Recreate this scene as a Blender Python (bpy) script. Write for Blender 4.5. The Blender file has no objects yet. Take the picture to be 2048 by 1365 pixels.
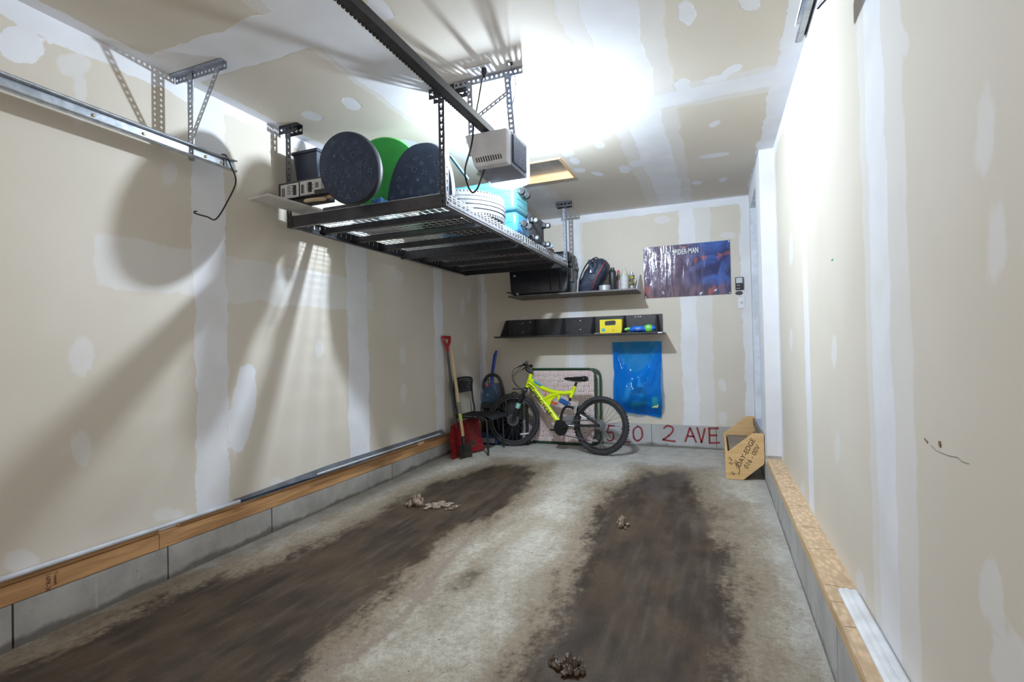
import bpy, bmesh, math, random
from mathutils import Vector as V, Matrix as M, noise as NZ
random.seed(7)
S = bpy.context.scene
PI = math.pi
COL = S.collection

# ------------------------------------------------------------------ camera, world, exposure
YAW, PIT, ROL = .3822, .0134, -.0215
fw = V((-math.sin(YAW)*math.cos(PIT), math.cos(YAW)*math.cos(PIT), math.sin(PIT)))
r0 = V((math.cos(YAW), math.sin(YAW), 0)); u0 = r0.cross(fw)
rr = r0*math.cos(ROL)+u0*math.sin(ROL); uu = -r0*math.sin(ROL)+u0*math.cos(ROL)
cd = bpy.data.cameras.new('camera'); cam = bpy.data.objects.new('camera', cd); COL.objects.link(cam)
cd.sensor_width = 36; cd.lens = 1009.97/2048*36; cd.clip_start = .02
cam.matrix_world = M(((rr.x, uu.x, -fw.x, 0), (rr.y, uu.y, -fw.y, 0), (rr.z, uu.z, -fw.z, 1.12), (0, 0, 0, 1)))
S.camera = cam
w = bpy.data.worlds.new('world'); S.world = w; w.use_nodes = True
w.node_tree.nodes['Background'].inputs[0].default_value = (1, .93, .85, 1)
w.node_tree.nodes['Background'].inputs[1].default_value = 1.05
S.view_settings.view_transform = 'Standard'; S.view_settings.look = 'None'
S.view_settings.gamma = 1; S.view_settings.use_curve_mapping = False
S.view_settings.exposure = 0.0
LAMP_POWER = 158.0                          # watts of the ceiling lamp's bulb
S.cycles.max_bounces = 7; S.cycles.diffuse_bounces = 4; S.cycles.glossy_bounces = 3; S.cycles.transparent_max_bounces = 10
S.cycles.use_adaptive_sampling = True; S.cycles.adaptive_threshold = .08; S.cycles.use_denoising = True
S.cycles.sample_clamp_indirect = 8

# ------------------------------------------------------------------ dimensions (metres)
XL, XR, XC, YB, ZC, YF = -2.501, .423, .3293, 5.291, 2.523, -.75
SL = .0166                                   # the floor falls towards the overhead door
def zf(y): return SL*y

# ------------------------------------------------------------------ materials
def new_mat(name):
    m = bpy.data.materials.new(name); m.use_nodes = True
    return m, m.node_tree, m.node_tree.nodes['Principled BSDF']
class N:
    def __init__(s, nt): s.nt = nt
    def n(s, t, **k):
        o = s.nt.nodes.new(t)
        for a, b in k.items(): setattr(o, a, b)
        return o
    def l(s, a, b): s.nt.links.new(a, b)
    def val(s, x, sock):
        if isinstance(x, (int, float)): sock.default_value = x
        elif isinstance(x, (tuple, list)): sock.default_value = (*x, 1)[:4] if len(sock.default_value) == 4 else x
        else: s.l(x, sock)
    def math(s, op, a, b=0.0, clamp=False):
        o = s.n('ShaderNodeMath', operation=op, use_clamp=clamp); s.val(a, o.inputs[0]); s.val(b, o.inputs[1]); return o.outputs[0]
    def ramp(s, x, lo, hi, a=0.0, b=1.0):
        o = s.n('ShaderNodeMapRange', interpolation_type='SMOOTHSTEP'); s.val(x, o.inputs[0])
        for i, v in ((1, lo), (2, hi), (3, a), (4, b)): o.inputs[i].default_value = v
        return o.outputs[0]
    def mix(s, f, a, b, mode='MIX'):
        o = s.n('ShaderNodeMix', data_type='RGBA', blend_type=mode); s.val(f, o.inputs[0]); s.val(a, o.inputs[6]); s.val(b, o.inputs[7]); return o.outputs[2]
    def co(s, which='Object', scale=(1, 1, 1)):
        t = s.n('ShaderNodeTexCoord'); mp = s.n('ShaderNodeMapping'); mp.inputs['Scale'].default_value = scale
        s.l(t.outputs[which], mp.inputs[0]); return mp.outputs[0]
    def noise(s, co, scale, detail=4, rough=.5, dist=0):
        o = s.n('ShaderNodeTexNoise'); s.l(co, o.inputs['Vector']); o.inputs['Scale'].default_value = scale
        o.inputs['Detail'].default_value = detail; o.inputs['Roughness'].default_value = rough; o.inputs['Distortion'].default_value = dist
        return o.outputs[0]
    def bump(s, h, strength, dist=.01):
        o = s.n('ShaderNodeBump'); o.inputs['Strength'].default_value = strength; o.inputs['Distance'].default_value = dist
        s.l(h, o.inputs['Height']); return o.outputs[0]
    def attr(s, name):
        o = s.n('ShaderNodeAttribute', attribute_name=name); return o.outputs['Fac']

MATS = {}
def mat(name, col, rough=.5, metal=0, col2=None, vs=8, bump=0, bs=60, spec=.5, stretch=(1, 1, 1), sheen=0, trans=0, alpha=1, emit=0, lo=.35, hi=.65):
    if name in MATS: return MATS[name]
    m, nt, p = new_mat(name); g = N(nt)
    p.inputs['Roughness'].default_value = rough; p.inputs['Metallic'].default_value = metal
    p.inputs['Specular IOR Level'].default_value = spec
    c = g.co('Object', stretch)
    if col2 is None: col2 = tuple(x*.8 for x in col)
    f = g.ramp(g.noise(c, vs, 5, .55), lo, hi)
    g.l(g.mix(f, col, col2), p.inputs['Base Color'])
    if bump: g.l(g.bump(g.noise(c, bs, 3), bump), p.inputs['Normal'])
    if trans: p.inputs['Transmission Weight'].default_value = trans
    if alpha < 1: p.inputs['Alpha'].default_value = alpha
    if emit:
        p.inputs['Emission Color'].default_value = (*col, 1); p.inputs['Emission Strength'].default_value = emit
    MATS[name] = m; return m

def drywall_mat():
    m, nt, p = new_mat('taped drywall'); g = N(nt)
    c = g.co('Object')
    a = g.attr('mud'); th = g.attr('thin')
    ns = g.math('SUBTRACT', g.noise(c, 5, 5, .6), .5); ns2 = g.math('SUBTRACT', g.noise(c, 30, 3), .5)
    d = g.math('ADD', g.math('ADD', a, g.math('MULTIPLY', ns, .085)), g.math('MULTIPLY', ns2, .012))
    f = g.ramp(d, -.002, .004)
    f = g.math('MULTIPLY', f, g.ramp(g.noise(c, 3.2, 3), .25, .5, .72, 1))
    d2 = g.math('ADD', th, g.math('MULTIPLY', ns, .1)); f2 = g.ramp(d2, -.004, .012, 0, .46)
    f = g.math('MAXIMUM', f, f2)
    paper = g.mix(g.ramp(g.noise(c, 1.3, 4), .3, .7), (.68, .625, .545), (.63, .57, .485))
    paper = g.mix(g.ramp(g.noise(c, 300, 2), .3, .7, 0, .12), paper, (.54, .48, .40))
    mud = g.mix(g.ramp(g.noise(c, 4, 4), .3, .7), (.77, .77, .795), (.71, .71, .74))
    sc = g.ramp(g.noise(g.co('Object', (14, 14, 3)), 2.6, 6, .75), .71, .76, 0, .35)
    b = g.mix(f, paper, mud); b = g.mix(sc, b, (.36, .31, .25))
    g.l(b, p.inputs['Base Color']); p.inputs['Roughness'].default_value = .75; p.inputs['Specular IOR Level'].default_value = .25
    st = g.noise(g.co('Object', (1, 1, 1)), 60, 4)
    g.l(g.bump(g.math('ADD', g.math('MULTIPLY', f, .5), g.math('MULTIPLY', st, .12)), .25, .003), p.inputs['Normal'])
    return m
M_DRY = drywall_mat()

def concrete_mat(name, c1, c2, vs=6, drips=True):
    m, nt, p = new_mat(name); g = N(nt); c = g.co('Object')
    b = g.mix(g.ramp(g.noise(c, vs, 6, .6), .3, .7), c1, c2)
    if drips:
        dr = g.ramp(g.noise(g.co('Object', (30, 30, 1.2)), 1, 3), .63, .70, 0, .30)
        b = g.mix(dr, b, (.62, .62, .62))
    pit = g.ramp(g.noise(c, 55, 2), .68, .74, 0, .6); b = g.mix(pit, b, (.16, .15, .13))
    st = g.ramp(g.noise(c, 2.2, 4), .58, .75, 0, .4); b = g.mix(st, b, (.40, .35, .26))
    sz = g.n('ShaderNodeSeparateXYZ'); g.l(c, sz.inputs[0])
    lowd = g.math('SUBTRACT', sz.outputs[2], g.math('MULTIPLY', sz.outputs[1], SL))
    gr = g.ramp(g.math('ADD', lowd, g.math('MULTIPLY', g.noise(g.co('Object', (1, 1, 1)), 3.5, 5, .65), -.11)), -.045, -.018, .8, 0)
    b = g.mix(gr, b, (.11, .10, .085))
    b = g.mix(g.ramp(g.noise(g.co('Object', (3, 3, 1)), 2.4, 5, .7), .55, .7, 0, .35), b, (.34, .33, .25))
    g.l(b, p.inputs['Base Color']); p.inputs['Roughness'].default_value = .8
    g.l(g.bump(g.noise(c, 45, 4), .35, .004), p.inputs['Normal'])
    return m
M_CONC = concrete_mat('grade beam concrete', (.45, .44, .42), (.33, .325, .315))
M_CONCB = concrete_mat('pale grade beam concrete', (.47, .47, .475), (.38, .38, .385), 3, False)

def floor_mat():
    m, nt, p = new_mat('stained slab'); g = N(nt); c = g.co('Object'); cs = g.co('Object', (1, .5, 1))
    a = g.attr('wet'); e = g.attr('soil'); tr = g.attr('trickle')
    n1 = g.math('SUBTRACT', g.noise(cs, 4.5, 6, .62), .5); n2 = g.math('SUBTRACT', g.noise(c, 42, 4, .65), .5); n3 = g.math('SUBTRACT', g.noise(cs, 17, 4, .65), .5)
    d = g.math('ADD', a, g.math('ADD', g.math('MULTIPLY', n1, .42), g.math('ADD', g.math('MULTIPLY', n2, .24), g.math('MULTIPLY', n3, .26))))
    wet = g.ramp(d, -.05, .10)
    half = g.ramp(d, -.30, .02)
    d2 = g.math('ADD', e, g.math('ADD', g.math('MULTIPLY', n1, .6), g.math('MULTIPLY', n2, .25))); soil = g.ramp(d2, -.1, .22)
    base = g.mix(g.ramp(g.noise(c, 3, 5), .3, .7), (.56, .525, .46), (.44, .41, .35))
    base = g.mix(g.ramp(g.noise(c, 28, 5, .65), .42, .68, 0, .55), base, (.30, .265, .21))
    base = g.mix(g.ramp(g.noise(c, 90, 2), .62, .7, 0, .35), base, (.20, .17, .14))
    grey = g.mix(g.ramp(g.noise(c, 10, 4), .3, .7), (.50, .485, .45), (.41, .39, .35))
    edge = g.attr('edge'); base = g.mix(g.ramp(edge, 0, 1), base, grey)
    b = g.mix(g.math('MULTIPLY', soil, .74), base, g.mix(g.ramp(n1, -.2, .2), (.20, .15, .10), (.30, .245, .18)))
    b = g.mix(g.math('MULTIPLY', half, .62), b, (.16, .115, .072))
    t = g.ramp(g.math('ADD', tr, g.math('MULTIPLY', n2, .07)), -.012, .014, 0, .75); b = g.mix(t, b, (.23, .18, .145))
    dark = g.mix(g.ramp(g.noise(cs, 9, 5), .35, .65), (.066, .044, .028), (.036, .025, .018))
    dark = g.mix(g.ramp(g.noise(g.co('Object', (1, .12, 1)), 26, 4), .45, .75, 0, .45), dark, (.11, .085, .065))
    dark = g.mix(g.ramp(g.noise(c, 3.3, 4), .5, .8, 0, .5), dark, (.10, .07, .042))
    b = g.mix(g.ramp(g.noise(c, 170, 3, .7), .35, .7, 0, .34), b, (.10, .08, .06))
    b = g.mix(g.ramp(g.noise(c, 65, 2), .70, .73, 0, .7), b, (.07, .05, .04))
    dark = g.mix(g.ramp(g.noise(c, 130, 3, .7), .4, .72, 0, .5), dark, (.030, .022, .016))
    b = g.mix(wet, b, dark)
    g.l(b, p.inputs['Base Color'])
    pud = g.ramp(g.noise(cs, 3, 4), .4, .62)
    wr = g.math('MULTIPLY', g.math('MAXIMUM', wet, t), pud)
    g.l(g.ramp(wr, 0, 1, .8, .36), p.inputs['Roughness'])
    p.inputs['Specular IOR Level'].default_value = .2
    h = g.math('ADD', g.math('MULTIPLY', g.noise(c, 120, 3, .6), .5), g.noise(cs, 30, 4))
    g.l(g.bump(h, .40, .004), p.inputs['Normal'])
    return m
M_FLOOR = floor_mat()

def wood_mat(name, c1, c2, axis='Y', knots=True, rough=.6):
    m, nt, p = new_mat(name); g = N(nt)
    st = {'X': (1, 14, 14), 'Y': (14, 1, 14), 'Z': (14, 14, 1)}[axis]
    a = g.noise(g.co('Object', st), 2.2, 5, .6, .6)
    b = g.mix(g.ramp(a, .35, .65), c1, c2)
    if knots:
        k = g.ramp(g.noise(g.co('Object', tuple(1+.25*(x-1) for x in st)), 1.6, 3), .62, .74, 0, .6); b = g.mix(k, b, tuple(x*.45 for x in c2))
    g.l(b, p.inputs['Base Color']); p.inputs['Roughness'].default_value = rough
    g.l(g.bump(a, .15, .003), p.inputs['Normal']); MATS[name] = m
    return m
M_SILL = wood_mat('weathered sill lumber', (.62, .35, .155), (.40, .21, .09), 'Y')
M_OSB0 = None
def osb_mat():
    m, nt, p = new_mat('strand board'); g = N(nt)
    v = g.n('ShaderNodeTexVoronoi'); g.l(g.co('Object', (55, 22, 55)), v.inputs['Vector']); v.inputs['Scale'].default_value = 1
    b = g.mix(g.ramp(v.outputs['Distance'], .1, .7), (.68, .50, .33), (.50, .35, .21))
    b = g.mix(g.ramp(g.noise(g.co('Object', (6, 2, 6)), 3, 5), .5, .75, 0, .6), b, (.36, .25, .16))
    g.l(b, p.inputs['Base Color']); p.inputs['Roughness'].default_value = .7; g.l(g.bump(v.outputs['Distance'], .3, .003), p.inputs['Normal'])
    return m
M_OSB = osb_mat()
M_PLY = wood_mat('plywood', (.72, .48, .23), (.64, .40, .18), 'X', False)
M_PLYD = wood_mat('grey weathered board', (.26, .21, .16), (.15, .12, .09), 'X', False)
M_PINE = wood_mat('pine trim', (.72, .47, .24), (.58, .35, .17), 'X', False)
M_HANDLE = wood_mat('ash handle', (.68, .52, .32), (.60, .43, .25), 'Z', False, .45)
M_GALV = mat('galvanised steel', (.62, .66, .72), .33, .9, (.44, .48, .54), 25, .05)
M_WIRE = mat('zinc wire', (.8, .81, .84), .4, .4)
M_BLKM = mat('black powder coat', (.022, .022, .028), .45, .0, (.035, .035, .04), 30)
M_DKGREY = mat('dark grey steel', (.055, .055, .065), .4, .3, (.075, .072, .08), 12)
M_WHITE = mat('white paint', (.80, .81, .84), .5)
M_BLK = mat('black plastic', (.014, .015, .018), .42, 0, (.022, .023, .026), 15)
M_BLKG = mat('glossy black', (.010, .011, .013), .2)
M_RUB = mat('rubber', (.016, .016, .018), .7, 0, (.028, .027, .027), 30, .3, 80)

# ------------------------------------------------------------------ building helpers
ORG = {}
def tag(o, label=None, cat=None, group=None, kind=None):
    if label: o['label'] = label
    if cat: o['category'] = cat
    if group: o['group'] = group
    if kind: o['kind'] = kind
    return o
def thing(name, label, cat, loc, rot=None, group=None, kind=None):
    o = bpy.data.objects.new(name, None); COL.objects.link(o); o.empty_display_size = .05
    o.location = loc
    if rot is not None:
        if isinstance(rot, M): o.matrix_world = M.Translation(loc) @ rot.to_4x4()
        else: o.rotation_euler = rot
        ORG[o.name] = None
    else: ORG[o.name] = V(loc)
    return tag(o, label, cat, group, kind)
def frame(ax, ay, az, o=(0, 0, 0)):
    ax, ay, az, o = V(ax), V(ay), V(az), V(o)
    return M(((ax.x, ay.x, az.x, o.x), (ax.y, ay.y, az.y, o.y), (ax.z, ay.z, az.z, o.z), (0, 0, 0, 1)))

class B:
    def __init__(s): s.bm = bmesh.new()
    def add(s, vs, fs):
        v = [s.bm.verts.new(x) for x in vs]; out = []
        for f in fs:
            try: out.append(s.bm.faces.new([v[i] for i in f]))
            except ValueError: pass
        return v
    def box(s, c, size, rot=None, bev=0, seg=2):
        c = V(c); hx, hy, hz = [x/2 for x in size]
        vs = [V((x, y, z)) for x in (-hx, hx) for y in (-hy, hy) for z in (-hz, hz)]
        if rot is not None: vs = [rot.to_3x3() @ v for v in vs]
        v = s.add([c+x for x in vs], [(0, 1, 3, 2), (4, 6, 7, 5), (0, 4, 5, 1), (2, 3, 7, 6), (0, 2, 6, 4), (1, 5, 7, 3)])
        if bev:
            es = {e for q in v for e in q.link_edges}
            bmesh.ops.bevel(s.bm, geom=list(es), offset=bev, segments=seg, affect='EDGES', profile=.5)
        return s
    def mm(s, lo, hi, bev=0, seg=2):
        return s.box([(a+b)/2 for a, b in zip(lo, hi)], [b-a for a, b in zip(lo, hi)], None, bev, seg)
    def tube(s, pts, r, n=8, closed=False, caps=True, flat=1.0, up=None):
        pts = [V(p) for p in pts]; k = len(pts); rs = r if isinstance(r, (list, tuple)) else [r]*k
        if len(rs) != k: rs = [rs[min(len(rs)-1, int(i*len(rs)/k))] for i in range(k)]
        tang = []
        for i in range(k):
            a = pts[(i-1) % k] if (closed or i > 0) else pts[i]; b = pts[(i+1) % k] if (closed or i < k-1) else pts[i]
            tang.append((b-a).normalized())
        u = V(up) if up else V((0, 0, 1))
        if abs(u.dot(tang[0])) > .95: u = V((0, 1, 0)) if abs(tang[0].y) < .9 else V((1, 0, 0))
        nrm = (u-tang[0]*u.dot(tang[0])).normalized(); rings = []
        for i in range(k):
            nrm = (nrm-tang[i]*nrm.dot(tang[i])).normalized(); bi = tang[i].cross(nrm)
            rings.append([s.bm.verts.new(pts[i]+(nrm*math.cos(2*PI*j/n)*flat+bi*math.sin(2*PI*j/n))*rs[i]) for j in range(n)])
        for i in range(k if closed else k-1):
            a, b = rings[i], rings[(i+1) % k]
            for j in range(n): s.bm.faces.new((a[j], a[(j+1) % n], b[(j+1) % n], b[j]))
        if caps and not closed:
            s.bm.faces.new(rings[0][::-1]); s.bm.faces.new(rings[-1])
        return s
    def cyl(s, p0, p1, r0, r1=None, n=12, caps=True): return s.tube([p0, p1], [r0, r0 if r1 is None else r1], n, caps=caps)
    def lathe(s, prof, c=(0, 0, 0), n=20, mtx=None):
        c = V(c); rings = []
        for r, z in prof:
            ring = []
            for j in range(n):
                p = V((r*math.cos(2*PI*j/n), r*math.sin(2*PI*j/n), z))
                if mtx is not None: p = mtx.to_3x3() @ p
                ring.append(s.bm.verts.new(c+p))
            rings.append(ring)
        for a, b in zip(rings, rings[1:]):
            for j in range(n): s.bm.faces.new((a[j], a[(j+1) % n], b[(j+1) % n], b[j]))
        if prof[0][0] > 1e-5: s.bm.faces.new(rings[0][::-1])
        if prof[-1][0] > 1e-5: s.bm.faces.new(rings[-1])
        return s
    def prism(s, poly, mtx, d, bev=0):
        n = len(poly)
        v = s.add([mtx @ V((a, b, -d/2)) for a, b in poly]+[mtx @ V((a, b, d/2)) for a, b in poly],
              [tuple(range(n-1, -1, -1)), tuple(range(n, 2*n))]+[(i, (i+1) % n, n+(i+1) % n, n+i) for i in range(n)])
        if bev:
            es = {e for q in v for e in q.link_edges}
            bmesh.ops.bevel(s.bm, geom=list(es), offset=bev, segments=3, affect='EDGES', profile=.5)
        return s
    def ell(s, c, rad, n=12, m=8, rot=None):
        c = V(c); prof = [(math.sin(PI*i/m), -math.cos(PI*i/m)) for i in range(m+1)]
        mt = M.Diagonal((*rad, 1)); mt = (rot.to_4x4() @ mt) if rot is not None else mt
        prof[0] = (.001, -1); prof[-1] = (.001, 1)
        return s.lathe(prof, c, n, mt)
    def grid(s, fn, nu, nv, cu=False):
        vs = [[s.bm.verts.new(fn(i/nu, j/nv)) for j in range(nv+1)] for i in range(nu if cu else nu+1)]
        for i in range(nu):
            a = vs[i]; b = vs[(i+1) % len(vs)]
            for j in range(nv): s.bm.faces.new((a[j], b[j], b[j+1], a[j+1]))
        return s
    def perf(s, o, dl, dw, length, wid, pitch=.038, hr=.30, t=.0022, kind='round'):
        """punched steel strip: every hole is cut through"""
        o, dl, dw = V(o), V(dl).normalized(), V(dw).normalized(); nr = dl.cross(dw)*t
        n = max(1, round(length/pitch)); p = length/n
        if kind == 'key': hol = [(.34, 0), (.30, .2), (.10, .22), (-.06, .09), (-.30, .08), (-.30, -.08), (-.06, -.09), (.10, -.22)]; hol = hol[:2]+hol[2:]; hol = [(.33, -.12), (.33, .12), (.14, .2), (0, .09), (-.3, .08), (-.3, -.08), (0, -.09), (.14, -.2)]
        else: hol = [(math.cos(a)*hr*wid/p, math.sin(a)*hr) for a in [PI/8+PI/4*(k-1) for k in range(8)]]
        if kind == 'key': out = [(.5, -.17), (.5, .17), (.5, .5), (0, .5), (-.5, .5), (-.5, -.5), (0, -.5), (.5, -.5)]
        else: out = [(.5, -.2), (.5, .2), (.2, .5), (-.2, .5), (-.5, .2), (-.5, -.2), (-.2, -.5), (.2, -.5)]
        for i in range(n):
            c = o+dl*(p*(i+.5))
            H = [c+dl*(a*p)+dw*(b*wid) for a, b in hol]; O = [c+dl*(a*p)+dw*(b*wid) for a, b in out]
            if kind != 'key': 
                ex = [(.5, .5), (-.5, .5), (-.5, -.5), (.5, -.5)]
                E = [c+dl*(a*p)+dw*(b*wid) for a, b in ex]
            vs = H+O+[x+nr for x in H]+[x+nr for x in O]; f = []
            for k in range(8):
                q = (k+1) % 8
                f += [(k, q, 8+q, 8+k), (16+k, 24+k, 24+q, 16+q), (k, 16+k, 16+q, q)]
            if kind != 'key':
                vs += E+[x+nr for x in E]
                for k, (a, b) in enumerate(((1, 2), (3, 4), (5, 6), (7, 0))): f += [(8+a, 8+b, 32+k), (24+a, 36+k, 24+b)]
            s.add(vs, f)
        return s
    def angle(s, o, dl, d1, d2, length, wid=.032, pitch=.038, kind='round', hr=.28):
        s.perf(o, dl, d1, length, wid, pitch, hr, kind=kind) if False else None
        o, dl, d1, d2 = V(o), V(dl).normalized(), V(d1).normalized(), V(d2).normalized()
        s.perf(o+d1*wid/2, dl, d1, length, wid, pitch, hr, kind=kind); s.perf(o+d2*wid/2, dl, d2, length, wid, pitch, hr, kind=kind)
        return s
    def out(s, name, m, parent=None, smooth=False, label=None, sharp=40):
        me = bpy.data.meshes.new(name); root = parent
        while root is not None and root.parent is not None: root = root.parent
        org = ORG.get(root.name) if root is not None else None
        bmesh.ops.recalc_face_normals(s.bm, faces=s.bm.faces)
        if org is not None: bmesh.ops.translate(s.bm, verts=s.bm.verts, vec=-org)
        s.bm.to_mesh(me); s.bm.free()
        me.materials.append(m if not isinstance(m, str) else MATS[m])
        if smooth:
            for f in me.polygons: f.use_smooth = True
            me.set_sharp_from_angle(angle=math.radians(sharp))
        o = bpy.data.objects.new(name, me); COL.objects.link(o)
        if parent is not None: o.parent = parent
        if label: o['label'] = label
        return o
    def solo(s, name, m, label, cat, group=None, smooth=False, sharp=40):
        """a top-level thing that is a single mesh, its origin at its base"""
        zs = min(v.co.z for v in s.bm.verts); cx = sum(v.co.x for v in s.bm.verts)/len(s.bm.verts); cy = sum(v.co.y for v in s.bm.verts)/len(s.bm.verts)
        base = V((cx, cy, zs)); bmesh.ops.translate(s.bm, verts=s.bm.verts, vec=-base)
        o = s.out(name, m, None, smooth, None, sharp); o.location = base
        return tag(o, label, cat, group)
def text(txt, size, mtx, m, name, parent, depth=.0006, shear=0, spacing=1.0, align='LEFT', bold=0):
    cu = bpy.data.curves.new('lettering', 'FONT'); cu.body = txt; cu.size = size; cu.extrude = depth; cu.shear = shear; cu.space_character = spacing; cu.align_x = align; cu.resolution_u = 3; cu.offset = bold
    o = bpy.data.objects.new('lettering', cu); COL.objects.link(o); bpy.context.view_layer.update()
    me = bpy.data.meshes.new_from_object(o); bpy.data.objects.remove(o); bpy.data.curves.remove(cu)
    root = parent
    while root.parent is not None: root = root.parent
    org = ORG.get(root.name); me.transform((M.Translation(-org) if org is not None else M.Identity(4)) @ mtx)
    me.materials.clear(); me.materials.append(m); me.name = name
    p = bpy.data.objects.new(name, me); COL.objects.link(p); p.parent = parent
    return p
def arc(c, r, a0, a1, n, ax=(1, 0, 0), ay=(0, 0, 1)):
    c, ax, ay = V(c), V(ax), V(ay); return [c+ax*(r*math.cos(a0+(a1-a0)*i/n))+ay*(r*math.sin(a0+(a1-a0)*i/n)) for i in range(n+1)]
def spline(pts, k=6):
    pts = [V(p) for p in pts]; q = [pts[0]*2-pts[1]]+pts+[pts[-1]*2-pts[-2]]; out = []
    for i in range(1, len(q)-2):
        for j in range(k):
            t = j/k; a, b, c, d = q[i-1:i+3]
            out.append(.5*((2*b)+(c-a)*t+(2*a-5*b+4*c-d)*t*t+(3*b-a-3*c+d)*t**3))
    out.append(pts[-1]); return out

# ------------------------------------------------------------------ the room shell
def strip(s, c, h): return h-abs(s-c)
def patch(s, t, P):
    best = -.5
    for cx, cy, ax, ay, bx, by in P:
        det = ax*by-ay*bx
        if abs(s-cx) > .4 or abs(t-cy) > .4: continue
        u = ((s-cx)*by-(t-cy)*bx)/det; v = (ax*(t-cy)-ay*(s-cx))/det
        best = max(best, (1-math.hypot(u, v))*min(math.hypot(ax, ay), math.hypot(bx, by))*1.0+.012)
    return best
P_LW = [(1.313, 1.119, .034, -.001, 0, -.064), (1.31, .716, .029, -.006, -.001, -.059), (1.115, .33, .04, -.016, 0, -.039), (1.297, 2.366, .044, .023, -.001, -.035), (2.093, .795, .066, -.018, -.045, -.201), (1.113, 2.35, .055, -.01, -.023, -.063), (1.688, .333, .055, -.017, 0, -.024), (1.699, 2.033, .021, .006, 0, -.035), (2.708, 1.135, .033, -.001, -.002, -.069), (2.332, .329, .046, -.011, -.001, -.027), (3.686, 1.08, .037, -.001, -.002, -.06), (3.698, .756, .038, -.003, -.002, -.06), (3.67, 1.747, .045, .006, -.002, -.043), (1.944, 2.233, .049, .018, -.001, -.071), (1.99, .3, .043, -.013, -.001, -.027), (3.348, .309, .033, -.006, -.001, -.039), (4.822, 1.592, .047, .004, -.005, -.107), (4.982, 1.714, .049, .004, -.004, -.077), (4.859, 1.11, .047, -.001, -.003, -.065), (1.313, 2.191, .019, .008, 0, -.087)]
P_CE = [(-2.184, 2.334, .024, .045, -.037, .032), (-1.877, 2.306, .004, .054, -.043, .031), (-1.245, 1.72, .013, .061, -.043, .026), (-.079, 2.279, .026, .011, -.003, .061), (-.134, 2.871, .028, .013, -.003, .062), (.118, 2.822, .035, -.029, .008, .031), (.034, 2.88, .044, .003, .002, .022), (-.668, 2.304, .032, .015, -.009, .028), (-.71, 3.492, .021, .04, -.018, .047), (-.954, 3.527, .029, .014, -.016, .056), (-.95, 3.727, .021, .046, -.019, .045), (-.97, 3.925, .033, .015, -.012, .045), (-.855, 4.073, .033, .038, -.009, .034), (-.631, 4.064, .032, .016, -.01, .059), (.034, 3.471, .03, -.023, .005, .032), (.01, 4.053, .102, .003, .002, .044), (-.115, 4.677, .032, .015, -.002, .044), (.094, 4.69, .024, -.03, .006, .042), (.169, 2.292, .026, .011, .002, .041), (-1.892, 2.924, .032, .058, -.032, .039), (-.533, 3.978, .028, .013, -.008, .055)]
P_RW = [(1.065, 1.468, -.02, -.009, .009, -.049), (1.038, 1.284, -.024, -.006, .013, -.054), (1.445, 1.833, -.05, -.039, .003, -.034), (1.093, .691, -.036, .018, -.005, -.047), (1.045, .598, -.057, .034, .003, -.049), (1.528, .679, -.029, .009, .007, -.077), (2.261, 1.086, -.034, 0, .007, -.048), (2.261, .703, -.034, .006, .007, -.05), (3.328, 1.655, -.079, -.014, .018, -.085), (1.975, .315, -.05, .024, -.027, -.036), (1.465, 1.621, -.027, -.01, .004, -.046), (3.159, .296, -.07, .019, .01, -.058), (3.436, 1.132, -.063, 0, .013, -.06), (2.246, 2.22, -.034, -.019, .003, -.022)]
P_BW = [(.293, 2.245, .034, -.004, -.004, -.143), (.056, .719, .036, 0, -.001, -.068), (-.181, .36, .065, .002, -.001, -.069), (-.045, 1.157, .027, -.001, -.001, -.03), (.137, 2.165, .062, -.006, -.001, -.029), (-.903, 1.751, .046, .023, .02, -.037), (.049, .405, .022, .001, -.001, -.039), (-.461, 2.379, .067, -.008, -.001, -.025), (-1.965, 1.43, .048, -.002, -.001, -.045)]

def mud_left(x, y, z):
    m = max(strip(y, 1.905, .095), strip(y, 3.11, .12), strip(y, 4.31, .085), y-5.215, z-2.43 if y < 1.9 else z-2.46, patch(y, z, P_LW[4:6]))
    return m, max(min(strip(z, 1.54, .125), y-1.35, 3.3-y), patch(y, z, P_LW))
def mud_right(x, y, z):
    if y > 4.05: return 1, 0
    m = max(strip(y, 1.66, .085), strip(y, 2.87, .075), (z-2.44)*.7, y-3.97)
    return m, max(min(strip(y, 1.62, .19), z-.2), patch(y, z, P_RW))
def mud_back(x, y, z):
    m = max(strip(x, -.235, .075), strip(x, -1.39, .075), -2.44-x, x-.25, z-2.45)
    return m, max(strip(x, -.16, .15), strip(x, -1.39, .11), patch(x, z, P_BW))
def mud_ceil(x, y, z):
    m = max(strip(x, -1.51+.02*math.sin(y*2.1), .14), strip(x, -.375+.015*math.sin(y*1.7), .115), -2.43-x, x-.315, y-5.23,
            min(strip(y, 3.02-.04*(x+.3), .085), x+1.62), min(strip(y, 1.68, .13), -1.45-x), patch(x, y, P_CE))
    return m, max(strip(x, -1.51, .2), strip(x, -.375, .21), min(strip(y, 3.0, .15), x+1.4))
def none(x, y, z): return -.5, -.5

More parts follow.
